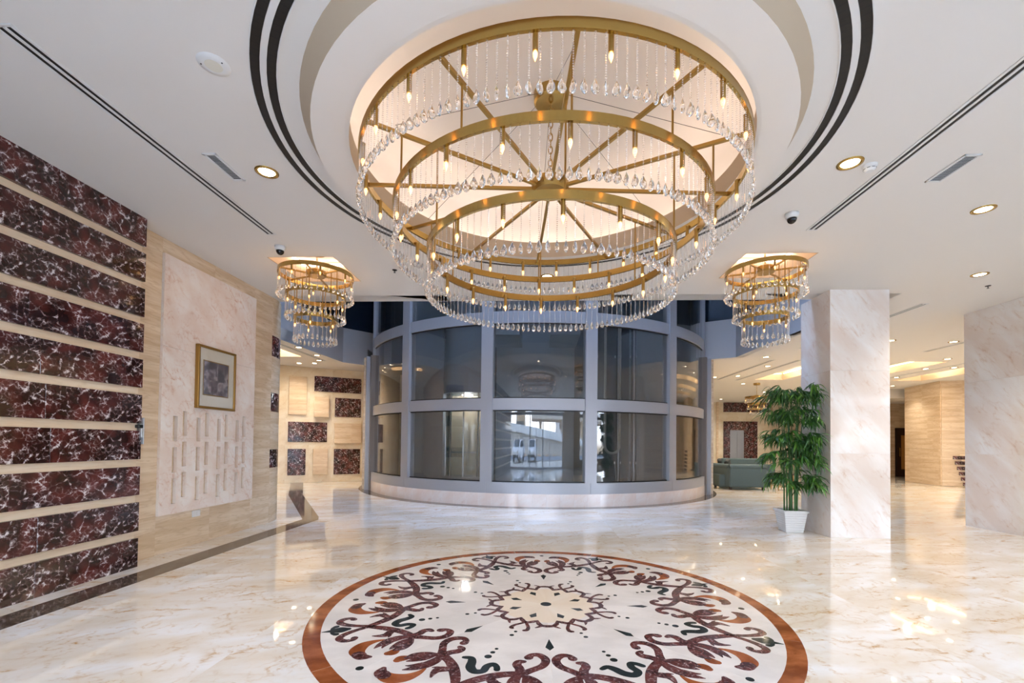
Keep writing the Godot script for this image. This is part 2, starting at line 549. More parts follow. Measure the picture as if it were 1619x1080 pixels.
func setup_view() -> void:
	var cam := Camera3D.new()
	cam.name = "camera"
	add_child(cam)
	var f := 712.486
	var near := 0.05
	cam.transform = Transform3D(Basis(Vector3(0.99868, 0.011489, -0.050084), Vector3(-0.010455, 0.999728, 0.020846), Vector3(0.05031, -0.020295, 0.998527)), Vector3(0, 1.4, 0)).orthonormalized()
	cam.set_frustum(near * 1080.0 / f, Vector2(-7.7, 145.44) * near / f, near, 200.0)
	cam.current = true
	var env := Environment.new()
	env.background_mode = Environment.BG_SKY
	var sky := Sky.new()
	var sm := ProceduralSkyMaterial.new()
	sm.sky_top_color = Color(0.61, 0.715, 0.88)
	sm.sky_horizon_color = Color(0.89, 0.915, 0.94)
	sm.ground_horizon_color = Color(0.62, 0.60, 0.57)
	sm.ground_bottom_color = Color(0.40, 0.38, 0.36)
	sm.sky_energy_multiplier = SKY_ENERGY
	sm.ground_energy_multiplier = SKY_ENERGY
	sky.sky_material = sm
	env.sky = sky
	env.ambient_light_source = Environment.AMBIENT_SOURCE_SKY
	env.tonemap_mode = Environment.TONE_MAPPER_LINEAR
	env.tonemap_exposure = EXPOSURE
	env.sdfgi_enabled = true
	env.ssao_enabled = true
	env.ssil_enabled = true
	var we := WorldEnvironment.new()
	we.name = "world_environment"
	we.environment = env
	add_child(we)

# ---- floor, outer walls
func build_shell() -> void:
	var fl := structure("floor")
	part("floor_base", cbox_mesh(-12.6, 18.8, -0.3, -0.003, -4.7, 26.6), M.floor_marble, fl)
	var t := 1.6
	var variants := []
	for i in 6:
		uv_off = Vector2(rng.randf() * 3.0, rng.randf() * 3.0)
		uv_rot = [0.25, 0.42, 0.18, 0.36, 0.3, 0.5][i]
		variants.append(box_mesh(Vector3(t - 0.0008, 0.02, t - 0.0008), 0.0003))
	uv_off = Vector2.ZERO
	uv_rot = 0.0
	var k := 0
	for j in 13:
		for i in 13:
			var x := -5.2 + t * (i + 0.5)
			var d := -4.4 + t * (j + 0.5)
			if Vector2(x, d).distance_to(Vector2(DRUM.x, -DRUM.z)) < 3.9:
				continue
			if x > 12.0 and d < 5.0:
				continue
			part("floor_tile", variants[(i * 5 + j * 3 + (i * j) % 4) % 6], M.floor_marble, fl, Vector3(x, -0.01, -d))
			k += 1
	# dark border in the floor along the left wall, turning off towards the wing
	for s in 5:
		part("border_strip", cbox_mesh(-4.175, -3.885, -0.01, 0.0008, -4.4 + s * 2.44, -4.4 + (s + 1) * 2.44 - 0.001), M.border_marble, fl)
	var a := Vector2(-4.175, 7.8)
	var b := Vector2(-3.885, 7.8)
	var quad := [[a, b, Vector2(-4.03, 8.1), Vector2(-4.33, 8.05)]]
	quad.append([Vector2(-4.33, 8.05), Vector2(-4.03, 8.1), Vector2(-6.05, 11.3), Vector2(-6.37, 11.2)])
	quad.append([Vector2(-6.37, 11.2), Vector2(-6.05, 11.3), Vector2(-7.75, 14.5), Vector2(-8.1, 14.35)])
	for q in quad:
		var st := mb()
		var up := []
		for p in q:
			up.append(Vector3(p.x, 0.0008, -p.y))
		face(st, up, Vector3.UP)
		for e in 4:
			var p0: Vector3 = up[e]
			var p1: Vector3 = up[(e + 1) % 4]
			var c: Vector3 = (up[0] + up[2]) * 0.5
			face(st, [p0, p1, p1 - Vector3(0, 0.01, 0), p0 - Vector3(0, 0.01, 0)], (p0 + p1) * 0.5 - c)
		part("border_strip", st.commit(), M.border_marble, fl)
	# dark ring around the glass drum
	for s in 8:
		part("border_arc", arc_mesh(5.2, 5.56, -0.01, 0.0008, -100 + s * 25.0, -100 + (s + 1) * 25.0 - 0.02, 10), M.border_marble, fl, DRUM)
	# outer walls that close the building
	var wl := structure("wall_far_left")
	part("wall_body", cbox_mesh(-12.6, -12.3, 0, 4.1, -4.7, 26.6), M.cream_marble, wl)
	var wr := structure("wall_right")
	part("wall_body", cbox_mesh(18.5, 18.8, 0, 4.1, -4.7, 26.6), M.travertine, wr)
	var wb := structure("wall_back")
	part("wall_body", cbox_mesh(-12.6, 18.8, 0, 4.1, 26.2, 26.6), M.cream_marble, wb)

# ---- ceiling
const COVES := [[7.9, 8.95, 12.0, 17.05], [10.4, 11.55, 13.3, 18.0], [12.85, 13.95, 11.0, 17.2], [-7.6, -6.92, 9.6, 12.75]]
const RECESSES := [[-3.65, -2.74, 5.77, 6.69], [2.58, 3.48, 5.79, 6.66]]

func build_ceiling() -> void:
	var ce := structure("ceiling")
	var holes := [ngon(Vector2(DOME.x, -DOME.z), 1.96, 96)]
	for r in COVES + RECESSES:
		holes.append(rect(r[0], r[2], r[1], r[3]))
	var hole := PackedVector2Array([Vector2(-6.45, 7.66), Vector2(5.5, 7.66), Vector2(5.4, 12.7), Vector2(4.62, 13.12)])
	for i in 25:
		var an := deg_to_rad(68.0 + i * (292.0 - 68.0) / 24.0)
		hole.append(Vector2(DRUM.x + 5.38 * sin(an), -DRUM.z - 5.38 * cos(an)))
	hole.append(Vector2(-5.3, 14.55))
	hole.append(Vector2(-6.12, 13.65))
	holes.append(hole)
	var outer := rect(-12.6, -4.7, 18.8, 26.6)
	var slab := plate(outer, holes, [-7.2, -3.2, 0.04, 3.03, 8.4, 11.0, 13.4], 0.3)
	# plate (x, d, 0..-0.3): turn so that d runs along -z and the front faces down
	var o := part("ceiling_slab", slab, M.ceiling_paint, ce)
	o.transform = Transform3D(Basis(Vector3(1, 0, 0), Vector3(0, 0, -1), Vector3(0, 1, 0)), Vector3(0, CEIL + 0.3, 0))
	# the round coffer above the medallion
	part("coffer_skirt", lathe_mesh([Vector2(1.89, 3.70), Vector2(1.965, 3.835)], 96, true), M.beige_paint, ce, DOME)
	part("coffer_ring", lathe_mesh([Vector2(1.63, 3.70), Vector2(1.66, 3.698), Vector2(1.89, 3.70)], 96), M.ceiling_paint, ce, DOME)
	part("coffer_lip", lathe_mesh([Vector2(1.67, 3.885), Vector2(1.63, 3.885), Vector2(1.63, 3.70)], 96), M.beige_paint, ce, DOME)
	part("coffer_trough", lathe_mesh([Vector2(1.90, 3.80), Vector2(1.67, 3.80), Vector2(1.67, 3.885)], 96), M.ceiling_paint, ce, DOME)
	part("coffer_drum", lathe_mesh([Vector2(0.0, 4.50), Vector2(1.65, 4.50), Vector2(1.81, 4.46), Vector2(1.885, 4.36), Vector2(1.90, 4.25), Vector2(1.90, 3.80)], 96, true), M.ceiling_paint, ce, DOME)
	part("coffer_roof", lathe_mesh([Vector2(2.1, 3.9), Vector2(2.1, 4.62), Vector2(0.0, 4.62)], 48), M.ceiling_paint, ce, DOME)
	var cove := thing("cove_light", "warm hidden light strip around the round ceiling coffer above the big chandelier", "cove light", DOME)
	part("light_strip", lathe_mesh([Vector2(1.72, 3.815), Vector2(1.76, 3.815), Vector2(1.76, 3.835), Vector2(1.72, 3.835), Vector2(1.72, 3.815)], 96), M.cove_glow, cove)
	for k in 10:
		var an := TAU * k / 10
		omni(cove, Vector3(1.80 * sin(an), 3.87, 1.80 * cos(an)), Color(1.0, 0.92, 0.86), COVE, 0.05)
	# square recesses over the small chandeliers
	for r in RECESSES:
		recess(ce, r, 0.30)
	var n := 0
	for r in RECESSES:
		var lb: String = ["warm light strip inside the square ceiling recess by the left wall", "warm light strip inside the square ceiling recess near the marble column"][n]
		cove_strips(r, 0.24, lb, M.cove_glow, Color(1.0, 0.78, 0.60), RECESS)
		n += 1
	n = 0
	for r in COVES:
		recess(ce, r, 0.28)
		var lb2: String = ["warm light strip in the long ceiling trough behind the bamboo", "warm light strip in the long ceiling trough between the two marble columns", "warm light strip in the farther ceiling trough near the beige pier", "warm light strip in the ceiling trough of the left wing"][n]
		cove_strips(r, 0.22, lb2, M.cove_glow_gold, Color(1.0, 0.91, 0.78), TROUGH)
		n += 1

func recess(ce: Node3D, r: Array, depth: float) -> void:
	var st := mb()
	var y0 := CEIL + 0.001
	var y1 := CEIL + depth
	var t := 0.012
	cbox(st, r[0] - 0.02, r[0] + t, y0, y1, r[2] - 0.02, r[3] + 0.02)
	cbox(st, r[1] - t, r[1] + 0.02, y0, y1, r[2] - 0.02, r[3] + 0.02)
	cbox(st, r[0] + t, r[1] - t, y0, y1, r[2] - 0.02, r[2] + t)
	cbox(st, r[0] + t, r[1] - t, y0, y1, r[3] - t, r[3] + 0.02)
	part("recess_sides", st.commit(), M.beige_paint, ce)
	part("recess_top", cbox_mesh(r[0] - t, r[1] + t, y1, y1 + 0.03, r[2] - t, r[3] + t), M.ceiling_paint, ce)

func cove_strips(r: Array, up: float, label: String, m: Material, col: Color, energy: float) -> void:
	var o := thing("cove_light", label, "cove light", Vector3((r[0] + r[1]) * 0.5, CEIL, -(r[2] + r[3]) * 0.5))
	var wx: float = r[1] - r[0]
	var wz: float = r[3] - r[2]
	for s in [-1.0, 1.0]:
		part("light_strip", box_mesh(Vector3(0.03, 0.03, wz * 0.96), 0.004), m, o, Vector3(s * (wx * 0.5 - 0.04), up, 0))
	part("light_strip", box_mesh(Vector3(wx * 0.85, 0.03, 0.03), 0.004), m, o, Vector3(0, up, wz * 0.5 - 0.04))
	part("light_strip", box_mesh(Vector3(wx * 0.85, 0.03, 0.03), 0.004), m, o, Vector3(0, up, -wz * 0.5 + 0.04))
	var cnt := 1 if wz < 1.5 else 3
	for k in cnt:
		omni(o, Vector3(0, up - 0.03, (k - (cnt - 1) * 0.5) * wz / cnt), col, energy, 0.08)

# ---- left wall: dark marble bands, then travertine with the pale panel, then the rounded end
func build_left_wall() -> void:
	var w := structure("wall_left")
	uv_rot = 0.0
	part("wall_body", cbox_mesh(-5.4, -4.40, 0, CEIL, -4.6, 4.715), M.strip_marble, w)
	var vs := []
	for i in 7:
		uv_off = Vector2(rng.randf() * 2.0, rng.randf() * 2.0)
		vs.append(box_mesh(Vector3(0.036, 0.311, 0.9185), 0.002))
	var pitch := (CEIL - 0.311) / 9.0
	for row in 10:
		var y := CEIL - 0.1555 - row * pitch
		var shift: float = [0.0, 0.12, 0.06, 0.2, 0.1, 0.05, 0.0, 0.3, 0.08, 0.09][row]
		for c in 10:
			var d1 := 4.732 - c * 0.92 - (shift if c > 0 else 0.0)
			var d0 := 4.732 - (c + 1) * 0.92 - shift
			if d1 < -4.5:
				continue
			var o := part("marble_slab", vs[(row * 3 + c * 2 + (row * c) % 3) % 7], M.dark_marble, w, Vector3(-4.382, y, -(d0 + d1) * 0.5))
			if c == 0:
				o.scale.z = (d1 - d0 - 0.002) / 0.9185
	# travertine wall behind
	uv_off = Vector2.ZERO
	part("wall_body", cbox_mesh(-5.4, -4.59, 0, CEIL, 4.715, 7.42), M.travertine, w)
	var cols := [[4.735, 5.17], [5.17, 6.05], [6.05, 6.925], [6.925, 7.42]]
	var rows := [[0.0, 0.47], [0.47, 1.27], [1.27, 2.06], [2.06, 2.85], [2.85, 3.64], [3.64, CEIL]]
	for c in cols.size():
		for r in rows.size():
			if c in [1, 2] and r in [1, 2, 3, 4]:
				continue
			uv_off = Vector2(c * 0.37 + r * 0.71, r * 0.23 + c * 0.11)
			part("travertine_slab", cbox_mesh(-4.595, -4.5625, rows[r][0] + 0.0005, rows[r][1] - 0.0005, cols[c][0] + 0.0005, cols[c][1] - 0.0005, 0.001), M.travertine, w)
	# pale panel of three slabs; the lower two are cut by upright slots
	var holes := []
	var lines := []
	for pair in 4:
		for s in 2:
			var z0 := 5.35 + pair * 0.385 + s * 0.153
			lines.append(z0 + 0.036)
			for r in 3:
				var top := 1.681 + s * 0.07 - r * 0.388
				holes.append(rect(z0, top - 0.313, z0 + 0.073, top))
	uv_rot = -0.7
	for seg in [[0.47, 1.402], [1.404, 2.52], [2.522, 3.643]]:
		uv_off = Vector2(0.3, 0.2 + seg[0] * 0.05)
		var hs := []
		for h in holes:
			hs.append(h)
		var mesh := plate(rect(5.17, seg[0], 6.925, seg[1]), hs if seg[0] < 2.0 else [], lines if seg[0] < 2.0 else [], 0.045)
		var o := part("marble_slab", mesh, M.pink_marble, w)
		# plate x -> depth, front faces +x
		o.transform = Transform3D(Basis(Vector3(0, 0, -1), Vector3(0, 1, 0), Vector3(1, 0, 0)), Vector3(-4.53, 0, 0))
	uv_off = Vector2(0.6, 0.1)
	part("slot_backing", cbox_mesh(-4.60, -4.577, 0.47, 3.64, 5.171, 6.924), M.travertine, w)
	uv_rot = 0.0
	uv_off = Vector2.ZERO
	# rounded end of the wall
	var c := Vector3(-5.4625, 0, -7.42)
	part("wall_core", arc_mesh(0.2, 0.87, 0, CEIL, 90, 180, 16), M.travertine, w, c)
	var ys := [[0.0, 0.925, 0], [0.925, 1.235, 1], [1.235, 1.885, 0], [1.885, 2.205, 1], [2.205, 2.83, 0], [2.83, 3.18, 1], [3.18, CEIL, 0]]
	for s in ys:
		uv_off = Vector2(s[0] * 0.37, s[0] * 0.21)
		part("marble_slab" if s[2] else "travertine_slab", arc_mesh(0.86, 0.9, s[0] + 0.0005, s[1] - 0.0005, 90, 180, 16), M.dark_marble if s[2] else M.travertine, w, c)
	uv_off = Vector2.ZERO
	part("wall_body", cbox_mesh(-12.6, -5.46, 0, CEIL, 7.0, 8.30), M.travertine, w)
	var sk := thing("wall_socket", "small white socket plate low on the wall under the pale slotted panel", "socket", Vector3(-4.5625, 0.41, -5.80))
	part("plate", box_mesh(Vector3(0.012, 0.085, 0.14), 0.003), M.white_plastic, sk, Vector3(0.006, 0, 0))
	for s in [-1.0, 1.0]:
		part("insert", box_mesh(Vector3(0.004, 0.05, 0.05), 0.001), M.white_plastic, sk, Vector3(0.013, 0, s * 0.033))
	var lt := thing("door_latch", "small steel latch plate with black slot at the end of the dark marble bands", "latch", Vector3(-4.40, 1.48, -4.74))
	part("plate", box_mesh(Vector3(0.12, 0.29, 0.012), 0.002), M.steel, lt, Vector3(0.0, 0, 0.002))
	part("latch_bolt", box_mesh(Vector3(0.05, 0.035, 0.06), 0.003), M.black_plastic, lt, Vector3(0.03, 0.05, 0.03))
	part("keep", box_mesh(Vector3(0.035, 0.10, 0.03), 0.003), M.steel, lt, Vector3(0.04, -0.02, 0.015))

# ---- the panelled wall at the end of the left wing
func build_back_left_wall() -> void:
	var w := structure("wall_wing")
	var dir := Vector2(0.8557, 0.5175)
	var A := Vector2(-8.25, 14.25)
	w.position = Vector3(A.x, 0, -A.y)
	w.rotation.y = atan2(dir.y, dir.x)
	var k := 1.07
	part("wall_body", box_mesh(Vector3(8.4, CEIL, 0.3)), M.cream_marble, w, Vector3(-0.4, CEIL * 0.5, -0.151))
	# cream cladding slabs
	var bx := [-4.6, -3.0, -1.5, 0.0, 0.70, 1.40, 2.45, 3.8]
	var by := [0.0, 0.12, 1.25, 2.10, 3.0, CEIL]
	for i in bx.size() - 1:
		for j in by.size() - 1:
			uv_off = Vector2(i * 0.31 + j * 0.17, j * 0.41 + i * 0.13)
			uv_rot = 0.5
			part("cladding_slab", box_mesh(Vector3(bx[i + 1] - bx[i] - 0.0015, by[j + 1] - by[j] - 0.0015, 0.02), 0.0008), M.cream_marble, w, Vector3((bx[i] + bx[i + 1]) * 0.5, (by[j] + by[j + 1]) * 0.5, 0.0))
	uv_rot = 0.0
	# s0, y0, s1, y1, stone, thickness
	for q in [[0.07, 2.05, 0.57, 3.21, 0, 0.05], [0.775, 2.79, 2.175, 3.26, 1, 0.03], [0.775, 2.0, 1.195, 2.62, 0, 0.16], [1.385, 2.03, 2.175, 2.62, 1, 0.03], [0.065, 1.235, 1.165, 1.835, 1, 0.03], [1.375, 1.205, 2.185, 1.83, 0, 0.12], [0.07, 0.23, 0.565, 1.02, 1, 0.03], [0.77, 0.255, 1.195, 1.02, 0, 0.10], [1.38, 0.23, 2.175, 1.02, 1, 0.03]]:
		var s0: float = q[0] * k
		var s1: float = q[2] * k
		var y0: float = q[1] * 1.09
		var y1: float = q[3] * 1.09
		uv_off = Vector2(s0 * 1.7, y0 * 1.3)
		part("marble_slab" if q[4] == 1 else "travertine_slab", box_mesh(Vector3(s1 - s0, y1 - y0, q[5]), 0.004), M.dark_marble if q[4] == 1 else M.travertine, w, Vector3((s0 + s1) * 0.5, (y0 + y1) * 0.5, 0.01 + q[5] * 0.5))
	uv_off = Vector2.ZERO

# ---- glass drum (lift shaft)
func build_drum() -> void:
	var o := thing("glass_drum", "round glazed lift shaft with grey metal frame on a marble plinth", "glass shaft", DRUM)
	var ang := []
	for i in 6:
		ang.append(1.34 + (i - 2.5) * 25.4)
	var hw := 1.45   # half a mullion in degrees
	var n := 40
	var lo := -66.0
	var span := 132.0 / n
	var vs := []
	for i in 5:
		uv_off = Vector2(rng.randf() * 2, rng.randf() * 2)
		uv_rot = 0.6
		vs.append(arc_mesh(5.10, 5.28, 0.0, 0.281, -span * 0.5 + 0.006, span * 0.5 - 0.006, 3))
	uv_rot = 0.0
	uv_off = Vector2.ZERO
	for i in n:
		part("plinth_tile", vs[(i * 3 + i / 4) % 5], M.plinth_marble, o, Vector3.ZERO, Vector3(0, deg_to_rad(lo + span * (i + 0.5)), 0))
	var bottom := arc_mesh(5.12, 5.275, 0.281, 0.524, -12.68, 12.68, 14)
	var transom := arc_mesh(5.12, 5.255, 2.122, 2.38, -12.7 + hw, 12.7 - hw, 14)
	var toprail := arc_mesh(5.12, 5.255, 4.05, 4.31, -12.7 + hw, 12.7 - hw, 14)
	var g1 := arc_mesh(5.185, 5.20, 0.524, 2.122, -12.7 + hw, 12.7 - hw, 28)
	var g2 := arc_mesh(5.185, 5.20, 2.38, 4.05, -12.7 + hw, 12.7 - hw, 28)
	var g3 := arc_mesh(5.185, 5.20, 4.31, 8.0, -12.7 + hw, 12.7 - hw, 28)
	var inner := []
	for q in [[0.524, 2.122], [2.38, 4.05], [4.31, 8.0]]:
		inner.append(arc_mesh(5.148, 5.158, q[0], q[1], -12.7 + hw, 12.7 - hw, 28))
	var bead := arc_mesh(5.20, 5.212, -0.012, 0.012, -12.7 + hw, 12.7 - hw, 14)
	for i in 5:
		var turn := Vector3(0, deg_to_rad((ang[i] + ang[i + 1]) * 0.5), 0)
		part("bottom_rail", bottom, M.grey_frame, o, Vector3.ZERO, turn)
		part("transom", transom, M.grey_frame, o, Vector3.ZERO, turn)
		part("top_rail", toprail, M.grey_frame, o, Vector3.ZERO, turn)
		for g in [g1, g2, g3]:
			part("glass_pane", g, M.tinted_pane, o, Vector3.ZERO, turn)
		for g in inner:
			part("inner_pane", g, M.pane, o, Vector3.ZERO, turn)
		for y in [0.537, 2.109, 2.393, 4.037]:
			part("glazing_bead", bead, M.slot_black, o, Vector3(0, y, 0), turn)
	var mull := arc_mesh(5.08, 5.285, 0.524, 8.0, -hw, hw, 3)
	for a in ang.slice(1, 5):
		part("mullion", mull, M.grey_frame, o, Vector3.ZERO, Vector3(0, deg_to_rad(a), 0))
	# end posts: a grey jamb beside a brown metal channel, up to the ceiling; above it only a slim metal edge
	for s in [0, 5]:
		var sg := -1.0 if s == 0 else 1.0
		part("end_post", arc_mesh(5.05, 5.32, 0.0, CEIL + 0.02, -0.9, 0.9, 2), M.post_brown, o, Vector3.ZERO, Vector3(0, deg_to_rad(ang[s] - sg * 0.2), 0))
		part("end_edge", arc_mesh(5.12, 5.27, CEIL + 0.02, 8.0, -0.5, 0.5, 2), M.grey_frame, o, Vector3.ZERO, Vector3(0, deg_to_rad(ang[s] - sg * 0.5), 0))
		part("jamb", arc_mesh(5.10, 5.42, 0.0, CEIL, -1.4, 1.4, 2), M.grey_frame, o, Vector3.ZERO, Vector3(0, deg_to_rad(ang[s] + sg * 2.15), 0))
	# stone cladding behind the glazed front
	for s in [[ang[5] + 3.56, 1.0], [ang[0] - 3.56, -1.0]]:
		for j in 4:
			for i in 6:
				uv_off = Vector2(i * 0.4, j * 0.3)
				var a0: float = s[0] + s[1] * (i * 8.0)
				var a1: float = s[0] + s[1] * ((i + 1) * 8.0 - 0.02)
				part("cladding_slab", arc_mesh(5.18, 5.47, j * CEIL * 0.25, (j + 1) * CEIL * 0.25 - 0.001, minf(a0, a1), maxf(a0, a1), 5), M.travertine, o)
	uv_off = Vector2.ZERO
	part("shaft_wall", arc_mesh(5.06, 5.16, 0.0, 8.0, 66.2, 293.8, 64), M.shaft_concrete_shaded, o)
	# upper storey around the void
	var v := structure("wall_void")
	var outl := [Vector2(-6.45, 7.66), Vector2(-6.12, 13.65), Vector2(-5.0, 14.85)]
	var outr := [Vector2(5.5, 7.66), Vector2(5.4, 12.7), Vector2(4.5, 13.18)]
	for pl in [outl, outr]:
		for i in 2:
			var a: Vector2 = pl[i]
			var b: Vector2 = pl[i + 1]
			var mid := (a + b) * 0.5
			var L := a.distance_to(b)
			var dv := (b - a) / L
			var turn := Vector3(0, atan2(dv.y, dv.x), 0)
			var side := 1.0 if pl == outl else -1.0
			var nrm := Vector2(dv.y, -dv.x) * side   # away from the void is minus this
			var away := -nrm * 0.1
			if (mid + away).distance_to(Vector2(0, 11)) < mid.distance_to(Vector2(0, 11)):
				away = -away
			part("fascia_panel", box_mesh(Vector3(L + 0.02, 1.08, 0.2), 0.003), M.fascia, v, Vector3(mid.x + away.x, CEIL + 0.54, -(mid.y + away.y)), turn)
			var cnt := maxi(1, int(L / 1.25))
			for k in cnt:
				var p := a.lerp(b, (k + 0.5) / cnt) + away
				part("glass_panel", box_mesh(Vector3(L / cnt - 0.03, 3.2, 0.06), 0.004), M.void_panel, v, Vector3(p.x, 6.5, -p.y), turn)
	part("slab_edge", cbox_mesh(-6.6, 5.7, CEIL, 8.2, 7.36, 7.66), M.fascia, v)
	part("void_back", cbox_mesh(-7.0, 6.0, 4.1, 8.2, 20.6, 20.8), M.fascia, v)
	part("void_side", cbox_mesh(-7.0, -6.8, 4.1, 8.2, 7.36, 20.8), M.fascia, v)
	part("void_side", cbox_mesh(5.8, 6.0, 4.1, 8.2, 7.36, 20.8), M.fascia, v)
	var vr := part("void_roof", plate(rect(-7.0, 7.3, 6.0, 20.8), [rect(-4.5, 7.9, 4.3, 8.9)], [-0.1], 0.6), M.fascia, v)
	vr.transform = Transform3D(Basis(Vector3(1, 0, 0), Vector3(0, 0, -1), Vector3(0, 1, 0)), Vector3(0, 8.6, 0))
	var sl := structure("window_3")  # unseen skylight, added to bring daylight onto the fascia, drum and floor
	for k in 4:
		part("glass_pane", cbox_mesh(-4.5 + k * 2.2 + 0.03, -4.5 + (k + 1) * 2.2 - 0.03, 8.4, 8.412, 7.9, 8.9), M.pane, sl)
		part("glazing_bar", cbox_mesh(-4.5 + k * 2.2 - 0.03, -4.5 + k * 2.2 + 0.03, 8.36, 8.44, 7.9, 8.9), M.grey_frame, sl)
	# inside the shaft
	var cp := thing("shaft_panel", "broad grey panel standing behind the middle bay of the glass drum", "panel", Vector3(-0.14, 0, -12.75))
	part("panel_face", box_mesh(Vector3(2.2, 7.9, 0.12), 0.01), M.shaft_grey, cp, Vector3(0, 3.95, 0))
	for s in [-1.0, 1.0]:
		part("bracket", box_mesh(Vector3(0.75, 0.42, 1.5), 0.01), M.shaft_grey, cp, Vector3(s * 0.75, 4.3, 0.8))
	var lp := thing("shaft_panel", "grey panel behind the left bay of the glass drum", "panel", Vector3(-3.32, 0, -13.05), deg_to_rad(-14))
	part("panel_face", box_mesh(Vector3(1.15, 7.9, 0.12), 0.01), M.shaft_grey, lp, Vector3(0, 3.95, 0))
	part("panel_return", box_mesh(Vector3(0.1, 7.9, 0.5), 0.01), M.shaft_grey, lp, Vector3(0.52, 3.95, -0.3))
	var rp := thing("shaft_panel", "pale grey panel behind the right bay of the glass drum", "panel", Vector3(3.2, 0, -13.0), deg_to_rad(14))
	part("panel_face", box_mesh(Vector3(0.95, 7.9, 0.12), 0.01), M.shaft_grey, rp, Vector3(0.05, 3.95, 0))
	part("panel_return", box_mesh(Vector3(0.12, 7.9, 0.5), 0.01), M.shaft_grey, rp, Vector3(-0.5, 3.95, -0.1))
	# lift car
	var car := thing("lift_car", "green glass lift car with steel handrail behind the left bay of the drum", "lift car", Vector3(-2.06, 0, -12.7))
	part("car_floor", lathe_mesh([Vector2(0, 0.25), Vector2(0.62, 0.25), Vector2(0.62, 0.45), Vector2(0, 0.45)], 32), M.steel, car)
	part("car_roof", lathe_mesh([Vector2(0, 2.75), Vector2(0.66, 2.75), Vector2(0.66, 5.2), Vector2(0, 5.2)], 32), M.shaft_grey, car)
	for k in 4:
		part("glass_pane", arc_mesh(0.585, 0.595, 0.45, 2.75, -80 + k * 40.0 + 1, -80 + (k + 1) * 40.0 - 1, 8), M.green_pane, car)
	for k in 5:
		part("post", arc_mesh(0.57, 0.61, 0.45, 2.75, -80 + k * 40.0 - 1.6, -80 + k * 40.0 + 1.6, 2), M.steel, car)
	part("handrail", arc_mesh(0.53, 0.56, 1.1, 1.14, -80, 80, 16), M.steel, car)
	part("back_wall", box_mesh(Vector3(1.1, 2.3, 0.05), 0.005), M.strip_marble, car, Vector3(0, 1.6, -0.35))
	var lamp := part("ceiling_lamp", lathe_mesh([Vector2(0, 2.72), Vector2(0.16, 2.72), Vector2(0.16, 2.745), Vector2(0, 2.745)], 24), M.downlight_glow, car)
	lamp.set_meta("label", "round lamp in the lift car ceiling")
	omni(car, Vector3(0, 2.66, 0), Color(0.9, 0.95, 1.0), 0.5, 0.1)
	# rails and cable in the right bay
	for i in 3:
		var rl := thing("guide_rail", ["steel guide rail inside the drum beside the cable loop, on its left", "steel guide rail inside the drum beside the cable loop, on its right", "slim steel guide rail next to the pale panel in the drum"][i], "guide rail", Vector3([1.45, 2.05, 2.45][i], 0, -11.9))
		part("rail_web", box_mesh(Vector3(0.03, 7.8, 0.12), 0.003), M.steel, rl, Vector3(0, 3.95, 0))
		part("rail_flange", box_mesh(Vector3(0.12, 7.8, 0.02), 0.003), M.vane, rl, Vector3(0, 3.95, -0.06))
		for k in 4:
			part("rail_clip", box_mesh(Vector3(0.18, 0.06, 0.04), 0.004), M.steel, rl, Vector3(0, 0.9 + k * 1.4, -0.09))
	var cb := thing("travelling_cable", "pale lift cable hanging in a long loop inside the glass drum", "cable", Vector3(1.80, 0, -11.3))
	var pts := []
	pts.append(Vector3(-0.18, 7.8, 0))
	for k in 13:
		var a := PI + PI * k / 12.0
		pts.append(Vector3(0.18 * cos(a), 1.35 + 0.19 * sin(a), 0))
	pts.append(Vector3(0.18, 7.8, 0))
	part("cable_loop", tube_mesh(pts, 0.032, 8), M.cable, cb)

# ---- columns
func build_columns() -> void:
	var c1 := thing("marble_column", "square pale marble column standing behind the potted bamboo", "column", Vector3(4.915, 0, -7.56))
	stone_column(c1, 0.885, 0.78, -0.9)
	var c2 := thing("marble_column", "wide pale marble column at the right edge of the lobby", "column", Vector3(8.25, 0, -7.88))
	stone_column(c2, 1.06, 1.42, -0.8)

func stone_column(o: Node3D, wx: float, wz: float, rot: float) -> void:
	part("core", box_mesh(Vector3(wx - 0.05, CEIL, wz - 0.05)), M.column_marble, o, Vector3(0, CEIL * 0.5, 0))
	var ys := [0.0, 1.29, 2.57, CEIL]
	for i in 3:
		var h: float = ys[i + 1] - ys[i]
		for s in 4:
			uv_rot = rot
			uv_off = Vector2(rng.randf() * 2.0, rng.randf() * 2.0)
			var along: float = wx if s % 2 == 0 else wz
			var out: float = (wz if s % 2 == 0 else wx) * 0.5
			var m := box_mesh(Vector3(along - 0.002, h - 0.0012, 0.026), 0.0012)
			var turn := s * PI / 2
			part("marble_slab", m, M.column_marble, o, Vector3(sin(turn), 0, cos(turn)) * (out - 0.013) + Vector3(0, ys[i] + h * 0.5, 0), Vector3(0, turn, 0))
	uv_rot = 0.0
	uv_off = Vector2.ZERO

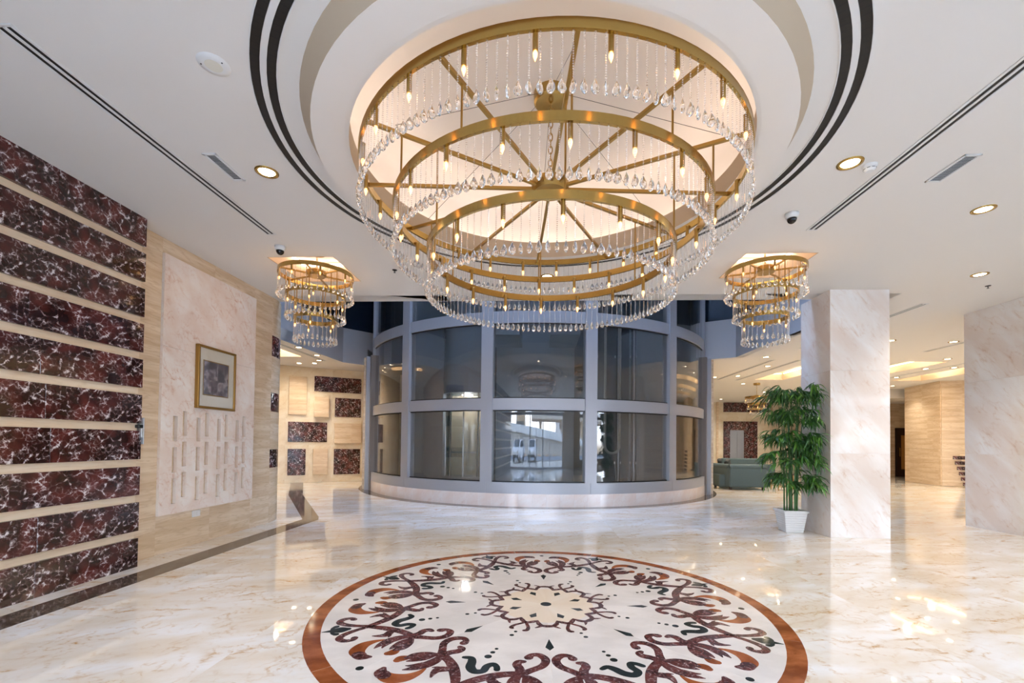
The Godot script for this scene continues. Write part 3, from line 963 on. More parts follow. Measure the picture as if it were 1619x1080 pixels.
# ---- lounge on the right, far walls
func build_right_lounge() -> void:
	# lift lobby front on the far wall
	var f := structure("wall_lift_front")
	for i in 6:
		uv_off = Vector2(i * 0.3, 0.2)
		part("cladding_slab", cbox_mesh(6.0 + i * 1.9, 6.0 + (i + 1) * 1.9 - 0.004, 0, CEIL, 26.1, 26.2, 0.002), M.cream_marble, f)
	part("marble_slab", cbox_mesh(10.4, 12.9, 3.27, 3.80, 26.02, 26.1, 0.004), M.dark_marble, f)
	part("marble_slab", cbox_mesh(10.4, 10.75, 0, 2.74, 26.02, 26.1, 0.004), M.dark_marble, f)
	part("marble_slab", cbox_mesh(11.54, 12.26, 0, 2.74, 26.02, 26.1, 0.004), M.dark_marble, f)
	part("marble_slab", cbox_mesh(10.75, 11.54, 2.25, 2.74, 26.02, 26.1, 0.004), M.dark_marble, f)
	for i in 4:
		part("travertine_strip", cbox_mesh(7.0 + i * 3.0, 7.1 + i * 3.0 + 0.02, 0, CEIL, 26.05, 26.1, 0.004), M.travertine, f)
	var dr := structure("door_1")
	for i in 2:
		part("door_leaf", cbox_mesh(10.76 + i * 0.39, 11.14 + i * 0.39, 0, 2.245, 26.06, 26.1, 0.004), M.lift_door, dr)
	# beige pier with its chamfered side
	var p := structure("wall_pier")
	var base := [Vector2(14.95, 19.2), Vector2(14.6, 17.15), Vector2(16.6, 16.5), Vector2(18.5, 16.9), Vector2(18.5, 19.4)]
	var ys := [0.0, 1.34, 1.735, 2.56, CEIL]
	for j in 4:
		for e in 3:
			var a: Vector2 = base[e]
			var b: Vector2 = base[e + 1]
			var L := a.distance_to(b)
			var dv := (b - a) / L
			uv_off = Vector2(e * 0.5 + j * 0.3, j * 0.2)
			part("travertine_slab", box_mesh(Vector3(L - 0.003, ys[j + 1] - ys[j] - 0.004, 0.06), 0.003), M.travertine, p, Vector3((a.x + b.x) * 0.5, (ys[j] + ys[j + 1]) * 0.5, -(a.y + b.y) * 0.5), Vector3(0, atan2(dv.y, dv.x), 0))
	uv_off = Vector2.ZERO
	part("wall_body", cbox_mesh(15.1, 18.5, 0, CEIL, 17.4, 19.2), M.travertine, p)
	# stepped dark bands on the front of the pier
	var st := thing("stepped_stone_relief", "stack of slanting dark marble bars on the front of the beige pier", "stone relief", Vector3(14.85, 0, -17.02), atan2(-0.65, 2.0))
	for k in 6:
		var y := 0.03 + k * 0.19
		var x0 := 0.30 - k * 0.055
		part("marble_bar", box_mesh(Vector3(1.2, 0.12, 0.05), 0.004), M.dark_marble, st, Vector3(x0 + 0.6, y + 0.06, 0.02))
		part("spacer_bar", box_mesh(Vector3(1.08, 0.07, 0.03), 0.003), M.strip_marble, st, Vector3(x0 + 0.72, y + 0.155, 0.02))
	# corridor wall with the wooden door
	var w := structure("wall_corridor")
	var yy := [0.0, 1.34, 2.6, CEIL]
	for j in 3:
		uv_off = Vector2(0.3 * j, 0.4 * j)
		part("travertine_slab", cbox_mesh(13.3, 16.80, yy[j], yy[j + 1] - 0.004, 22.2, 22.35, 0.002), M.travertine, w)
	part("travertine_slab", cbox_mesh(16.80, 18.5, 2.3, CEIL, 22.2, 22.35, 0.002), M.travertine, w)
	part("travertine_slab", cbox_mesh(17.75, 18.5, 0, 2.3, 22.2, 22.35, 0.002), M.travertine, w)
	part("dropped_soffit", cbox_mesh(13.3, 18.5, 3.45, CEIL, 19.6, 22.2), M.ceiling_paint, w)
	uv_off = Vector2.ZERO
	var d := structure("door_2")
	part("door_frame", cbox_mesh(16.80, 17.75, 0, 2.3, 22.26, 22.34, 0.005), M.dark_wood, d)
	part("door_leaf", cbox_mesh(16.87, 17.68, 0, 2.24, 22.20, 22.26, 0.005), M.dark_wood, d)
	part("door_panel", cbox_mesh(17.08, 17.52, 0.35, 1.95, 22.185, 22.20, 0.004), M.amber_panel, d)
	part("door_handle", tube_mesh([Vector3(16.97, 0.95, -22.2), Vector3(16.97, 0.95, -22.13), Vector3(16.97, 1.35, -22.13), Vector3(16.97, 1.35, -22.2)], 0.016), M.brass, d)

# ---- entrance front behind the camera and the street outside
func build_front_and_outside() -> void:
	var w := structure("wall_front")
	var m := plate(rect(-12.6, 0, 18.8, 8.4), [rect(-4.5, 0.0 - 0.5, 5.0, 3.45), rect(8.6, 0.35, 15.8, 3.45)], [0.2, 12.0], 0.3)
	part("wall_body", m, M.strip_marble, w, Vector3(0, 0, 4.7 + 0.0))
	for i in 2:
		var win := structure("window_%d" % (i + 1))
		var x0: float = [-4.5, 8.6][i]
		var x1: float = [5.0, 15.8][i]
		var y0: float = [0.0, 0.35][i]
		var n: int = [8, 6][i]
		var pw := (x1 - x0) / n
		for k in n:
			part("glass_pane", box_mesh(Vector3(pw - 0.05, 3.0 - y0 - 0.06, 0.012)), M.pane, win, Vector3(x0 + (k + 0.5) * pw, (3.0 + y0) * 0.5, 4.55))
			part("glass_pane", box_mesh(Vector3(pw - 0.05, 0.40, 0.012)), M.pane, win, Vector3(x0 + (k + 0.5) * pw, 3.24, 4.55))
		for k in n + 1:
			part("mullion", box_mesh(Vector3(0.06, 3.45 - y0, 0.12), 0.004), M.grey_frame, win, Vector3(x0 + k * pw, (3.45 + y0) * 0.5, 4.55))
		part("transom", box_mesh(Vector3(x1 - x0, 0.16, 0.14), 0.004), M.grey_frame, win, Vector3((x0 + x1) * 0.5, 3.0, 4.55))
		part("sill", box_mesh(Vector3(x1 - x0, 0.08, 0.14), 0.004), M.grey_frame, win, Vector3((x0 + x1) * 0.5, y0 + 0.04, 4.55))
	var dr := structure("door_3")
	for s in [-1.0, 1.0]:
		part("door_leaf", box_mesh(Vector3(0.09, 2.9, 0.07), 0.004), M.steel, dr, Vector3(0.25 + s * 1.1, 1.48, 4.45))
		part("door_handle", tube_mesh([Vector3(0.25 + s * 0.12, 0.8, 4.42), Vector3(0.25 + s * 0.12, 1.6, 4.42)], 0.018), M.steel, dr)
	var pv := thing("forecourt", "pale paved forecourt outside the entrance", "paving", Vector3(3, 0, 10))
	part("paving", box_mesh(Vector3(60, 0.3, 10.0)), M.paving, pv, Vector3(0, -0.17, -0.2))
	var rd := thing("road", "grey asphalt road outside the entrance", "road", Vector3(3, 0, 22.4))
	part("road_surface", box_mesh(Vector3(90, 0.3, 14.8)), M.asphalt, rd, Vector3(0, -0.2, 0))
	part("kerb", box_mesh(Vector3(90, 0.22, 0.3), 0.02), M.concrete, rd, Vector3(0, -0.06, -7.3))
	for k in 12:
		part("kerb_block", box_mesh(Vector3(0.9, 0.24, 0.34), 0.02), M.amber_panel if k % 2 else M.tyre, rd, Vector3(-12 + k * 1.6, 0.02, 6.0))
	var fo := thing("flyover_ramp", "concrete flyover ramp with pale parapet sloping down beyond the road", "ramp", Vector3(0, 0, 30))
	part("ramp_wall", plate(PackedVector2Array([Vector2(-30, -0.05), Vector2(-30, 3.7), Vector2(30, 0.7), Vector2(30, -0.05)]), [], [], 6.0), M.concrete, fo, Vector3(0, 0, 6.4))
	part("parapet", plate(PackedVector2Array([Vector2(-30, 3.7), Vector2(-30, 4.6), Vector2(30, 1.6), Vector2(30, 0.7)]), [], [], 0.3), M.facade_white, fo, Vector3(0, 0, 0.3))
	var f2 := thing("flyover", "level concrete flyover on round piers behind the ramp", "flyover", Vector3(26, 0, 48))
	part("deck", box_mesh(Vector3(56, 1.3, 8), 0.1), M.concrete, f2, Vector3(0, 5.6, 4))
	part("parapet", box_mesh(Vector3(56, 0.9, 0.3), 0.03), M.facade_white, f2, Vector3(0, 6.7, 0.2))
	for k in 4:
		part("pier", lathe_mesh([Vector2(0.8, -0.1), Vector2(0.8, 4.2), Vector2(1.4, 5.0), Vector2(0.0, 5.0)], 16), M.concrete, f2, Vector3(-22 + k * 15.0, 0, 4))
	var spec := [[-30.0, 62.0, 16.0, 26.0, 0], [-14.0, 78.0, 8.0, 34.0, 1], [30.0, 74.0, 15.0, 22.0, 0], [52.0, 78.0, 16.0, 30.0, 1]]
	for i in 4:
		var s = spec[i]
		var b := thing("office_block", ["white office block with rows of dark windows across the road", "tall tan office block with rows of dark windows across the road", "low white office block with dark windows beyond the flyover", "tan office block with dark windows far along the road"][i], "building", Vector3(s[0], 0, s[1]))
		part("wall", box_mesh(Vector3(s[2], s[3], 12.0), 0.1), M.facade_white if s[4] == 0 else M.facade_tan, b, Vector3(0, s[3] * 0.5, 6))
		var wm := box_mesh(Vector3(1.4, 1.7, 0.2), 0.02)
		for r in int(s[3] / 3.4):
			for c in 5:
				part("window", wm, M.dark_glass, b, Vector3(-s[2] * 0.5 + s[2] * (c + 0.5) / 5.0, 2.0 + r * 3.3, -0.05))
	car_model(Vector3(-4.2, 0, 12.6), 0.25, "white car parked outside the entrance, left of the doors")
	car_model(Vector3(-0.6, 0, 14.2), 0.1, "white car parked outside the entrance, in line with the doors")

func car_model(at: Vector3, turn: float, label: String) -> void:
	var o := thing("car", label, "car", at, turn)
	var prof := PackedVector2Array([Vector2(-2.1, 0.35), Vector2(-2.15, 0.75), Vector2(-2.0, 1.0), Vector2(-1.5, 1.08), Vector2(-0.95, 1.62), Vector2(0.9, 1.66), Vector2(1.75, 1.15), Vector2(2.1, 1.0), Vector2(2.15, 0.5), Vector2(2.05, 0.35)])
	var b := part("body", plate(prof, [], [], 1.75), M.car_paint, o)
	b.transform = Transform3D(Basis(Vector3(0, 0, 1), Vector3(0, 1, 0), Vector3(-1, 0, 0)), Vector3(-0.875, 0, 0))
	var glass := PackedVector2Array([Vector2(-1.38, 1.1), Vector2(-0.92, 1.53), Vector2(0.84, 1.57), Vector2(1.5, 1.15)])
	var g := part("side_window", plate(glass, [], [], 1.77), M.dark_glass, o)
	g.transform = Transform3D(Basis(Vector3(0, 0, 1), Vector3(0, 1, 0), Vector3(-1, 0, 0)), Vector3(-0.885, 0, 0))
	var ws := part("windscreen", box_mesh(Vector3(1.45, 0.72, 0.04), 0.01), M.dark_glass, o, Vector3(0, 1.36, -1.23), Vector3(0.80, 0, 0))
	ws.set_meta("label", "dark windscreen")
	part("bumper", box_mesh(Vector3(1.7, 0.2, 0.12), 0.04), M.tyre, o, Vector3(0, 0.45, -2.14))
	for sx in [-1.0, 1.0]:
		part("headlamp", box_mesh(Vector3(0.35, 0.16, 0.05), 0.03), M.steel, o, Vector3(sx * 0.62, 0.82, -2.13))
		for sz in [-1.3, 1.3]:
			part("wheel", lathe_mesh([Vector2(0.0, -0.11), Vector2(0.3, -0.11), Vector2(0.33, -0.06), Vector2(0.33, 0.06), Vector2(0.3, 0.11), Vector2(0, 0.11)], 20), M.tyre, o, Vector3(sx * 0.8, 0.33, sz), Vector3(0, 0, PI / 2))

# ---- inlaid floor medallion
func catmull(p: Array, n: int) -> Array:
	var out := []
	for i in p.size() - 1:
		var a: Vector3 = p[maxi(i - 1, 0)]
		var b: Vector3 = p[i]
		var c: Vector3 = p[i + 1]
		var d: Vector3 = p[mini(i + 2, p.size() - 1)]
		for k in n:
			var t := float(k) / n
			var v := 0.5 * ((2.0 * b) + (c - a) * t + (2.0 * a - 5.0 * b + 4.0 * c - d) * t * t + (3.0 * b - a - 3.0 * c + d) * t * t * t)
			v.z = maxf(v.z, 0.002)
			out.append(v)
	out.append(p[p.size() - 1])
	return out

# an inlay drawn as a stroke of changing width; points are (radius, degrees from the axis, width)
func inlay(strokes: Array, y: float, flip: bool, bold := 1.0) -> ArrayMesh:
	var st := mb()
	var s := -1.0 if flip else 1.0
	var y0 := y
	for n in strokes.size():
		var pts: Array = strokes[n]
		y = y0 + 0.00006 * n
		var raw := []
		for p in pts:
			var a: float = deg_to_rad(p[1]) * s
			raw.append(Vector3(p[0] * sin(a), p[0] * cos(a), p[2] * (bold if p[2] > 0.012 else 1.0)))
		var c := catmull(raw, 5)
		var L := []
		var R := []
		for i in c.size():
			var t: Vector3 = c[mini(i + 1, c.size() - 1)] - c[maxi(i - 1, 0)]
			var d := Vector2(t.x, t.y).normalized()
			var nn: Vector2 = Vector2(-d.y, d.x) * c[i].z * 0.5
			L.append(Vector3(c[i].x + nn.x, y, c[i].y + nn.y))
			R.append(Vector3(c[i].x - nn.x, y, c[i].y - nn.y))
		var dn := Vector3(0, -0.004, 0)
		for i in c.size() - 1:
			face(st, [L[i], L[i + 1], R[i + 1], R[i]], Vector3.UP)
			var mid: Vector3 = (L[i] + R[i]) * 0.5
			face(st, [L[i], L[i + 1], L[i + 1] + dn, L[i] + dn], L[i] - mid)
			face(st, [R[i], R[i + 1], R[i + 1] + dn, R[i] + dn], R[i] - mid)
		for e in [0, c.size() - 1]:
			if c[e].z > 0.012:
				var ctr := Vector3(c[e].x, y - 0.00002, c[e].y)
				var fan := []
				for k in 10:
					var an := TAU * k / 10
					fan.append(ctr + Vector3(cos(an), 0, sin(an)) * c[e].z * 0.5)
				face(st, fan, Vector3.UP)
	return st.commit()

func disc_mesh(r: float, y: float, seg: int) -> ArrayMesh:
	return lathe_mesh([Vector2(r, y - 0.004), Vector2(r, y), Vector2(0, y)], seg)

func kite(r0: float, rw: float, r1: float, hw: float, y: float) -> ArrayMesh:
	var st := mb()
	face(st, [Vector3(0, y, r0), Vector3(hw, y, rw), Vector3(0, y, r1), Vector3(-hw, y, rw)], Vector3.UP)
	var p := [Vector3(0, y, r0), Vector3(hw, y, rw), Vector3(0, y, r1), Vector3(-hw, y, rw)]
	for i in 4:
		var a: Vector3 = p[i]
		var b: Vector3 = p[(i + 1) % 4]
		face(st, [a, b, b - Vector3(0, 0.004, 0), a - Vector3(0, 0.004, 0)], (a + b) * 0.5 - Vector3(0, y, rw))
	return st.commit()

func build_medallion() -> void:
	var o := thing("floor_medallion", "round inlaid marble medallion with maroon scrolls and a brown border ring", "floor medallion", Vector3(0.07, 0, -3.95))
	var turn0 := deg_to_rad(1.0)
	for i in 8:
		uv_off = Vector2(rng.randf(), rng.randf()) * 2.0
		var st := mb()
		arc_block(st, 0.40, 1.80, -0.004, 0.0010, i * 45.0 + 0.03, (i + 1) * 45.0 - 0.03, 10)
		part("field_wedge", st.commit(), M.white_inlay, o, Vector3.ZERO, Vector3(0, turn0, 0))
	for i in 12:
		uv_off = Vector2(rng.randf(), rng.randf()) * 2.0
		var st := mb()
		arc_block(st, 1.795, 1.912, -0.004, 0.0012, i * 30.0 + 0.06, (i + 1) * 30.0 - 0.06, 9)
		part("border_arc", st.commit(), M.brown_inlay, o, Vector3.ZERO, Vector3(0, 0.2, 0))
	uv_off = Vector2.ZERO
	part("rosette_field", disc_mesh(0.405, 0.0012, 48), M.cream_inlay, o)
	part("centre_dot", disc_mesh(0.047, 0.0020, 24), M.green_inlay, o)
	var scroll := [
		[[1.47, 0, 0.035], [1.38, 2.2, 0.05], [1.29, 5.7, 0.055], [1.235, 9.5, 0.05], [1.215, 13, 0.055]],
		[[1.44, 0, 0.03], [1.55, 1.5, 0.034], [1.635, 3.3, 0.04], [1.675, 5.2, 0.042], [1.65, 7.0, 0.04], [1.595, 7.4, 0.032], [1.575, 6.4, 0.04]],
		[[1.23, 13.0, 0.05], [1.16, 16.0, 0.042], [1.09, 19.6, 0.042], [1.01, 20.6, 0.045], [0.95, 18.2, 0.042], [0.955, 15.2, 0.035], [0.995, 14.2, 0.048]],
		[[1.21, 13.3, 0.05], [1.15, 12.6, 0.046], [1.105, 11.2, 0.046], [1.065, 11.4, 0.04], [1.055, 13.0, 0.03]],
		[[1.31, 5.5, 0.04], [1.355, 8.0, 0.05], [1.40, 8.2, 0.035], [1.46, 7.2, 0.01]],
		[[1.35, 7.5, 0.04], [1.345, 9.2, 0.02], [1.365, 10.4, 0.006]]]
	var leaf1 := [[[1.225, 13.2, 0.03], [1.29, 12.4, 0.055], [1.37, 12.7, 0.06], [1.44, 13.8, 0.04], [1.50, 15.2, 0.006]], [[1.37, 13.5, 0.04], [1.43, 15.2, 0.02], [1.455, 16.3, 0.005]]]
	var leaf2 := [[[1.225, 14.4, 0.03], [1.275, 17.2, 0.058], [1.34, 18.8, 0.065], [1.39, 19.4, 0.03]], [[1.24, 14.8, 0.02], [1.31, 16.0, 0.05], [1.38, 17.2, 0.03], [1.42, 18.0, 0.006]]]
	var knob := [[[1.385, 19.5, 0.05], [1.42, 20.2, 0.066], [1.45, 20.0, 0.05]]]
	var crescent := [[[1.40, 11.3, 0.015], [1.47, 11.1, 0.045], [1.545, 11.9, 0.08], [1.60, 14.0, 0.095], [1.61, 16.2, 0.08]]]
	var cap := [[[1.61, 16.2, 0.08], [1.60, 17.8, 0.075], [1.565, 18.9, 0.035]]]
	var ros := [[[0.475, 22.5, 0.035], [0.468, 17.5, 0.028], [0.435, 13.5, 0.03], [0.378, 10.5, 0.014]], [[0.378, 10.8, 0.014], [0.405, 7.0, 0.03], [0.43, 3.0, 0.03], [0.44, 0.0, 0.03]], [[0.43, -1.0, 0.018], [0.475, 3.0, 0.02], [0.53, 6.2, 0.022], [0.575, 6.4, 0.026], [0.59, 4.8, 0.024]], [[0.468, 17.5, 0.02], [0.495, 14.5, 0.018], [0.52, 11.5, 0.006]]]
	var set_ := [["scroll", scroll, M.maroon_inlay, 0.0019], ["crescent", crescent, M.brown_inlay, 0.0021], ["crescent_cap", cap, M.maroon_inlay, 0.0023], ["knob", knob, M.brown_inlay, 0.0022], ["leaf_inlay", leaf1, M.maroon_inlay, 0.0024], ["leaf_inlay", leaf2, M.maroon_inlay, 0.0025], ["rosette_scroll", ros, M.maroon_inlay, 0.0020]]
	for q in set_:
		for flip in [false, true]:
			uv_off = Vector2(rng.randf(), rng.randf())
			var m := inlay(q[1], q[3], flip, 1.12 if q[0] in ["knob", "crescent", "crescent_cap"] else 1.3)
			for k in 8:
				part(q[0], m, q[2], o, Vector3.ZERO, Vector3(0, turn0 + deg_to_rad(22.5 + 45.0 * k), 0))
	uv_off = Vector2.ZERO
	var fleur := inlay([[[1.61, 0, 0.04], [1.655, 0, 0.075], [1.70, 0, 0.055], [1.735, 0, 0.03], [1.79, 0, 0.005]], [[1.715, 0, 0.025], [1.715, 1.5, 0.022], [1.69, 2.4, 0.034]], [[1.715, 0, 0.025], [1.715, -1.5, 0.022], [1.69, -2.4, 0.034]]], 0.0021, false, 1.3)
	var ess := inlay([[[1.15, -6.7, 0.03], [1.135, -4.6, 0.04], [1.17, -3.0, 0.05], [1.235, -1.6, 0.055], [1.27, 0.6, 0.05], [1.245, 2.7, 0.045], [1.185, 2.6, 0.045], [1.145, 3.8, 0.04], [1.165, 5.4, 0.036], [1.20, 6.2, 0.036]]], 0.0021, false, 1.15)
	var big := kite(0.70, 0.83, 0.875, 0.030, 0.0021)
	var small := kite(0.225, 0.295, 0.335, 0.032, 0.0021)
	var dot := {}
	for r in [0.013, 0.017, 0.025]:
		dot[r] = disc_mesh(r, 0.0021, 16)
	for k in 8:
		var a := turn0 + deg_to_rad(22.5 + 45.0 * k)
		var b := turn0 + deg_to_rad(45.0 * k)
		part("fleur_inlay", fleur, M.green_inlay, o, Vector3.ZERO, Vector3(0, a, 0))
		part("wave_inlay", ess, M.green_inlay, o, Vector3.ZERO, Vector3(0, a, 0))
		part("kite_inlay", big, M.green_inlay, o, Vector3.ZERO, Vector3(0, b, 0))
		part("kite_inlay", small, M.green_inlay, o, Vector3.ZERO, Vector3(0, a, 0))
		for q in [[0.632, 0.013], [0.70, 0.017], [0.943, 0.013], [1.0, 0.017], [1.065, 0.025]]:
			part("dot_inlay", dot[q[1]], M.green_inlay, o, Vector3(sin(a) * q[0], 0, cos(a) * q[0]))
		part("dot_inlay", dot[0.025], M.green_inlay, o, Vector3(sin(b) * 1.67, 0, cos(b) * 1.67))

# ---- chandeliers
var bead_meshes := {}
var drop_mesh: ArrayMesh

func octa(st: SurfaceTool, c: Vector3, r: float, h: float) -> void:
	var n := 6
	for k in n:
		var a := TAU * k / n
		var b := TAU * (k + 1) / n
		var p := c + Vector3(cos(a) * r, 0, sin(a) * r)
		var q := c + Vector3(cos(b) * r, 0, sin(b) * r)
		var out := Vector3(cos((a + b) * 0.5), 0, sin((a + b) * 0.5))
		face(st, [p, q, c + Vector3(0, h, 0)], out)
		face(st, [p, q, c - Vector3(0, h, 0)], out)

func strand_beads(length: float, r: float) -> ArrayMesh:
	var key := "%.3f_%.4f" % [length, r]
	if bead_meshes.has(key):
		return bead_meshes[key]
	var st := mb()
	var step := r * 2.5
	var n := int(length / step)
	for k in n:
		octa(st, Vector3(0, -step * (k + 0.5), 0), r, r)
	bead_meshes[key] = st.commit()
	return bead_meshes[key]

func crystal_drop() -> ArrayMesh:
	if drop_mesh:
		return drop_mesh
	var st := mb()
	var prof := [Vector2(0.0, -0.082), Vector2(0.012, -0.078), Vector2(0.0225, -0.066), Vector2(0.0265, -0.052), Vector2(0.022, -0.034), Vector2(0.010, -0.012), Vector2(0.003, 0.0), Vector2(0.0, 0.0)]
	lathe(st, prof, 10, 0.0, TAU, false, 0.55)
	drop_mesh = st.commit()
	return drop_mesh

func bulb_meshes(s: float) -> Array:
	var holder := lathe_mesh([Vector2(0, -0.125 * s), Vector2(0.013 * s, -0.125 * s), Vector2(0.016 * s, -0.115 * s), Vector2(0.016 * s, -0.02 * s), Vector2(0.019 * s, -0.01 * s), Vector2(0.012 * s, 0.0), Vector2(0, 0)], 10)
	var bulb := lathe_mesh([Vector2(0.0, -0.185 * s), Vector2(0.005 * s, -0.172 * s), Vector2(0.0125 * s, -0.152 * s), Vector2(0.0135 * s, -0.14 * s), Vector2(0.009 * s, -0.125 * s), Vector2(0, -0.125 * s)], 10, true)
	return [holder, bulb]

# rings: [radius, bottom height, number of strands, number of bulbs]; o stands on the axis at floor level
func chandelier(o: Node3D, rings: Array, band: float, beads_len: float, bead_r: float, s: float, top: float, part_limit: int, spokes: int, bulb_energy: float, drop_scale := 1.0) -> void:
	var bm := bulb_meshes(s)
	var budget := part_limit
	for i in range(rings.size() - 1, -1, -1):
		var R: float = rings[i][0]
		var y: float = rings[i][1]
		var n: int = rings[i][2]
		var nb: int = rings[i][3]
		var w := 0.022 * s
		part("ring_band", lathe_mesh([Vector2(R - w, y + band), Vector2(R - w, y), Vector2(R, y), Vector2(R, y + band), Vector2(R - w, y + band)], 96 if R > 0.8 else 48), M.brass, o)
		var order := []
		for k in n:
			order.append(k)
		# the nearest strands are parts of their own; any past the limit are joined
		order.sort_custom(func(p, q): return cos(TAU * p / n) > cos(TAU * q / n))
		var rest := mb()
		var left := 0
		for k in order:
			var a: float = TAU * (k + 0.5) / n
			var at := Vector3((R - w * 0.5) * sin(a), y, (R - w * 0.5) * cos(a))
			var spin := rng.randf() * TAU
			if budget > 0:
				budget -= 1
				var sp := part("crystal_strand", strand_beads(beads_len, bead_r), M.crystal, o, at, Vector3(0, spin, 0))
				var dr := part("crystal_drop", crystal_drop(), M.crystal, sp, Vector3(0, -beads_len, 0))
				dr.scale = Vector3.ONE * drop_scale
			else:
				rest.append_from(strand_beads(beads_len, bead_r), 0, Transform3D(Basis(Vector3.UP, spin), at))
				rest.append_from(crystal_drop(), 0, Transform3D(Basis(Vector3.UP, spin).scaled(Vector3.ONE * drop_scale), at - Vector3(0, beads_len, 0)))
				left += 1
		if left > 0:
			part("crystal_fringe", rest.commit(), M.crystal, o).set_meta("kind", "stuff")
		for k in nb:
			var a2: float = TAU * (k + [0.72, 0.23, 0.17][i]) / nb
			var at2 := Vector3((R - w - 0.012 * s) * sin(a2), y + band * 0.55, (R - w - 0.012 * s) * cos(a2))
			var h := part("bulb_holder", bm[0], M.brass_satin, o, at2)
			part("bulb", bm[1], M.bulb_glow, h)
			if bulb_energy > 0.0:
				omni(o, at2 - Vector3(0, 0.155 * s, 0), Color(1.0, 0.83, 0.62), bulb_energy, 0.012)
	# hub, spokes, hangers
	var R0: float = rings[0][0]
	var y0: float = rings[0][1] + band
	part("hub", lathe_mesh([Vector2(0, y0 - 0.05 * s), Vector2(0.14 * s, y0 - 0.05 * s), Vector2(0.165 * s, y0 - 0.02 * s), Vector2(0.165 * s, y0 + 0.04 * s), Vector2(0.10 * s, y0 + 0.075 * s), Vector2(0, y0 + 0.085 * s)], 32), M.brass_satin, o)
	for k in spokes:
		var a := TAU * (k + 0.143) / spokes
		var dir := Vector3(sin(a), 0, cos(a))
		part("spoke", box_mesh(Vector3(0.028 * s, 0.028 * s, R0 - 0.17 * s), 0.003), M.brass_satin, o, dir * (R0 + 0.13 * s) * 0.5 + Vector3(0, y0 - 0.018 * s, 0), Vector3(0, a, 0))
		for i in range(1, rings.size()):
			if i == 2 and k % 2 == 1 and s > 0.9:
				continue
			var Ri: float = rings[i][0] - 0.011 * s
			var yl: float = rings[i][1]
			part("hanger_rod", tube_mesh([Vector3(0, yl, 0), Vector3(0, y0, 0)], 0.0075 * s, 6), M.brass_satin, o, dir * Ri)
	# rose and chain
	part("ceiling_rose", lathe_mesh([Vector2(0, top - 0.10 * s), Vector2(0.135 * s, top - 0.095 * s), Vector2(0.15 * s, top - 0.08 * s), Vector2(0.155 * s, top), Vector2(0, top)], 40), M.brass, o)
	var link := mb()
	var lp := []
	for k in 17:
		var a := TAU * k / 16
		lp.append(Vector3(0.017 * sin(a) * s, 0.036 * cos(a) * s, 0))
	tube(link, lp, 0.0055 * s, 6)
	var lm := link.commit()
	var y := y0 + 0.10 * s
	var n2 := 0
	while y < top - 0.09 * s:
		part("chain_link", lm, M.brass_satin, o, Vector3(0, y, 0), Vector3(0, PI / 2 * (n2 % 2), 0))
		y += 0.058 * s
		n2 += 1
	if s > 0.9:
		for k in 6:
			var a: float = TAU * (k * 2 + 0.143) / spokes
			part("stay_wire", tube_mesh([Vector3(sin(a) * 0.15, top - 0.06, cos(a) * 0.15), Vector3(sin(a) * R0 * 0.86, y0 + 0.03, cos(a) * R0 * 0.86)], 0.002, 5), M.vane, o)

func build_main_chandelier() -> void:
	var o := thing("chandelier", "huge three-ring brass chandelier with crystal fringes over the floor medallion", "chandelier", Vector3(0.07, 0, -3.95))
	chandelier(o, [[1.603, 3.60, 170, 24], [1.34, 3.292, 142, 20], [1.062, 2.98, 112, 16]], 0.062, 0.265, 0.0055, 1.0, 4.5, 300, 12, BULB)

func build_small_chandeliers() -> void:
	var spots := [[-3.2, 6.23, "three-ring brass crystal chandelier near the left wall"], [3.03, 6.225, "three-ring brass crystal chandelier left of the marble column"]]
	for s in spots:
		var o := thing("chandelier", s[2], "chandelier", Vector3(s[0], 0, -s[1]), 0.0)
		chandelier(o, [[0.50, 3.72, 44, 8], [0.40, 3.42, 36, 6], [0.29, 3.10, 28, 5]], 0.055, 0.24, 0.0055, 0.8, CEIL + 0.30, 200, 6, BULB_SMALL)
	var f := thing("chandelier", "small distant brass chandelier above the lounge sofas", "chandelier", Vector3(8.45, 0, -18.0))
	chandelier(f, [[0.42, 3.25, 30, 4], [0.34, 3.0, 24, 3], [0.25, 2.8, 18, 3]], 0.05, 0.12, 0.0065, 0.8, CEIL, 90, 6, BULB_SMALL)

# ---- potted bamboo
func leaf_mesh(len_: float, wid: float, bend: float) -> ArrayMesh:
	var st := mb()
	var n := 4
	var prev := []
	for i in n + 1:
		var t := float(i) / n
		var w := wid * 0.5 * sin(PI * pow(clampf(t * 0.96 + 0.04, 0.0, 1.0), 0.7))
		var y := -bend * t * t * len_
		var z := len_ * (t - 0.12 * bend * t * t)
		var cur := [Vector3(-w, y + w * 0.35, z), Vector3(0, y, z), Vector3(w, y + w * 0.35, z)]
		if i > 0:
			for q in 2:
				face(st, [prev[q], prev[q + 1], cur[q + 1], cur[q]], Vector3.UP)
		prev = cur
	return st.commit()

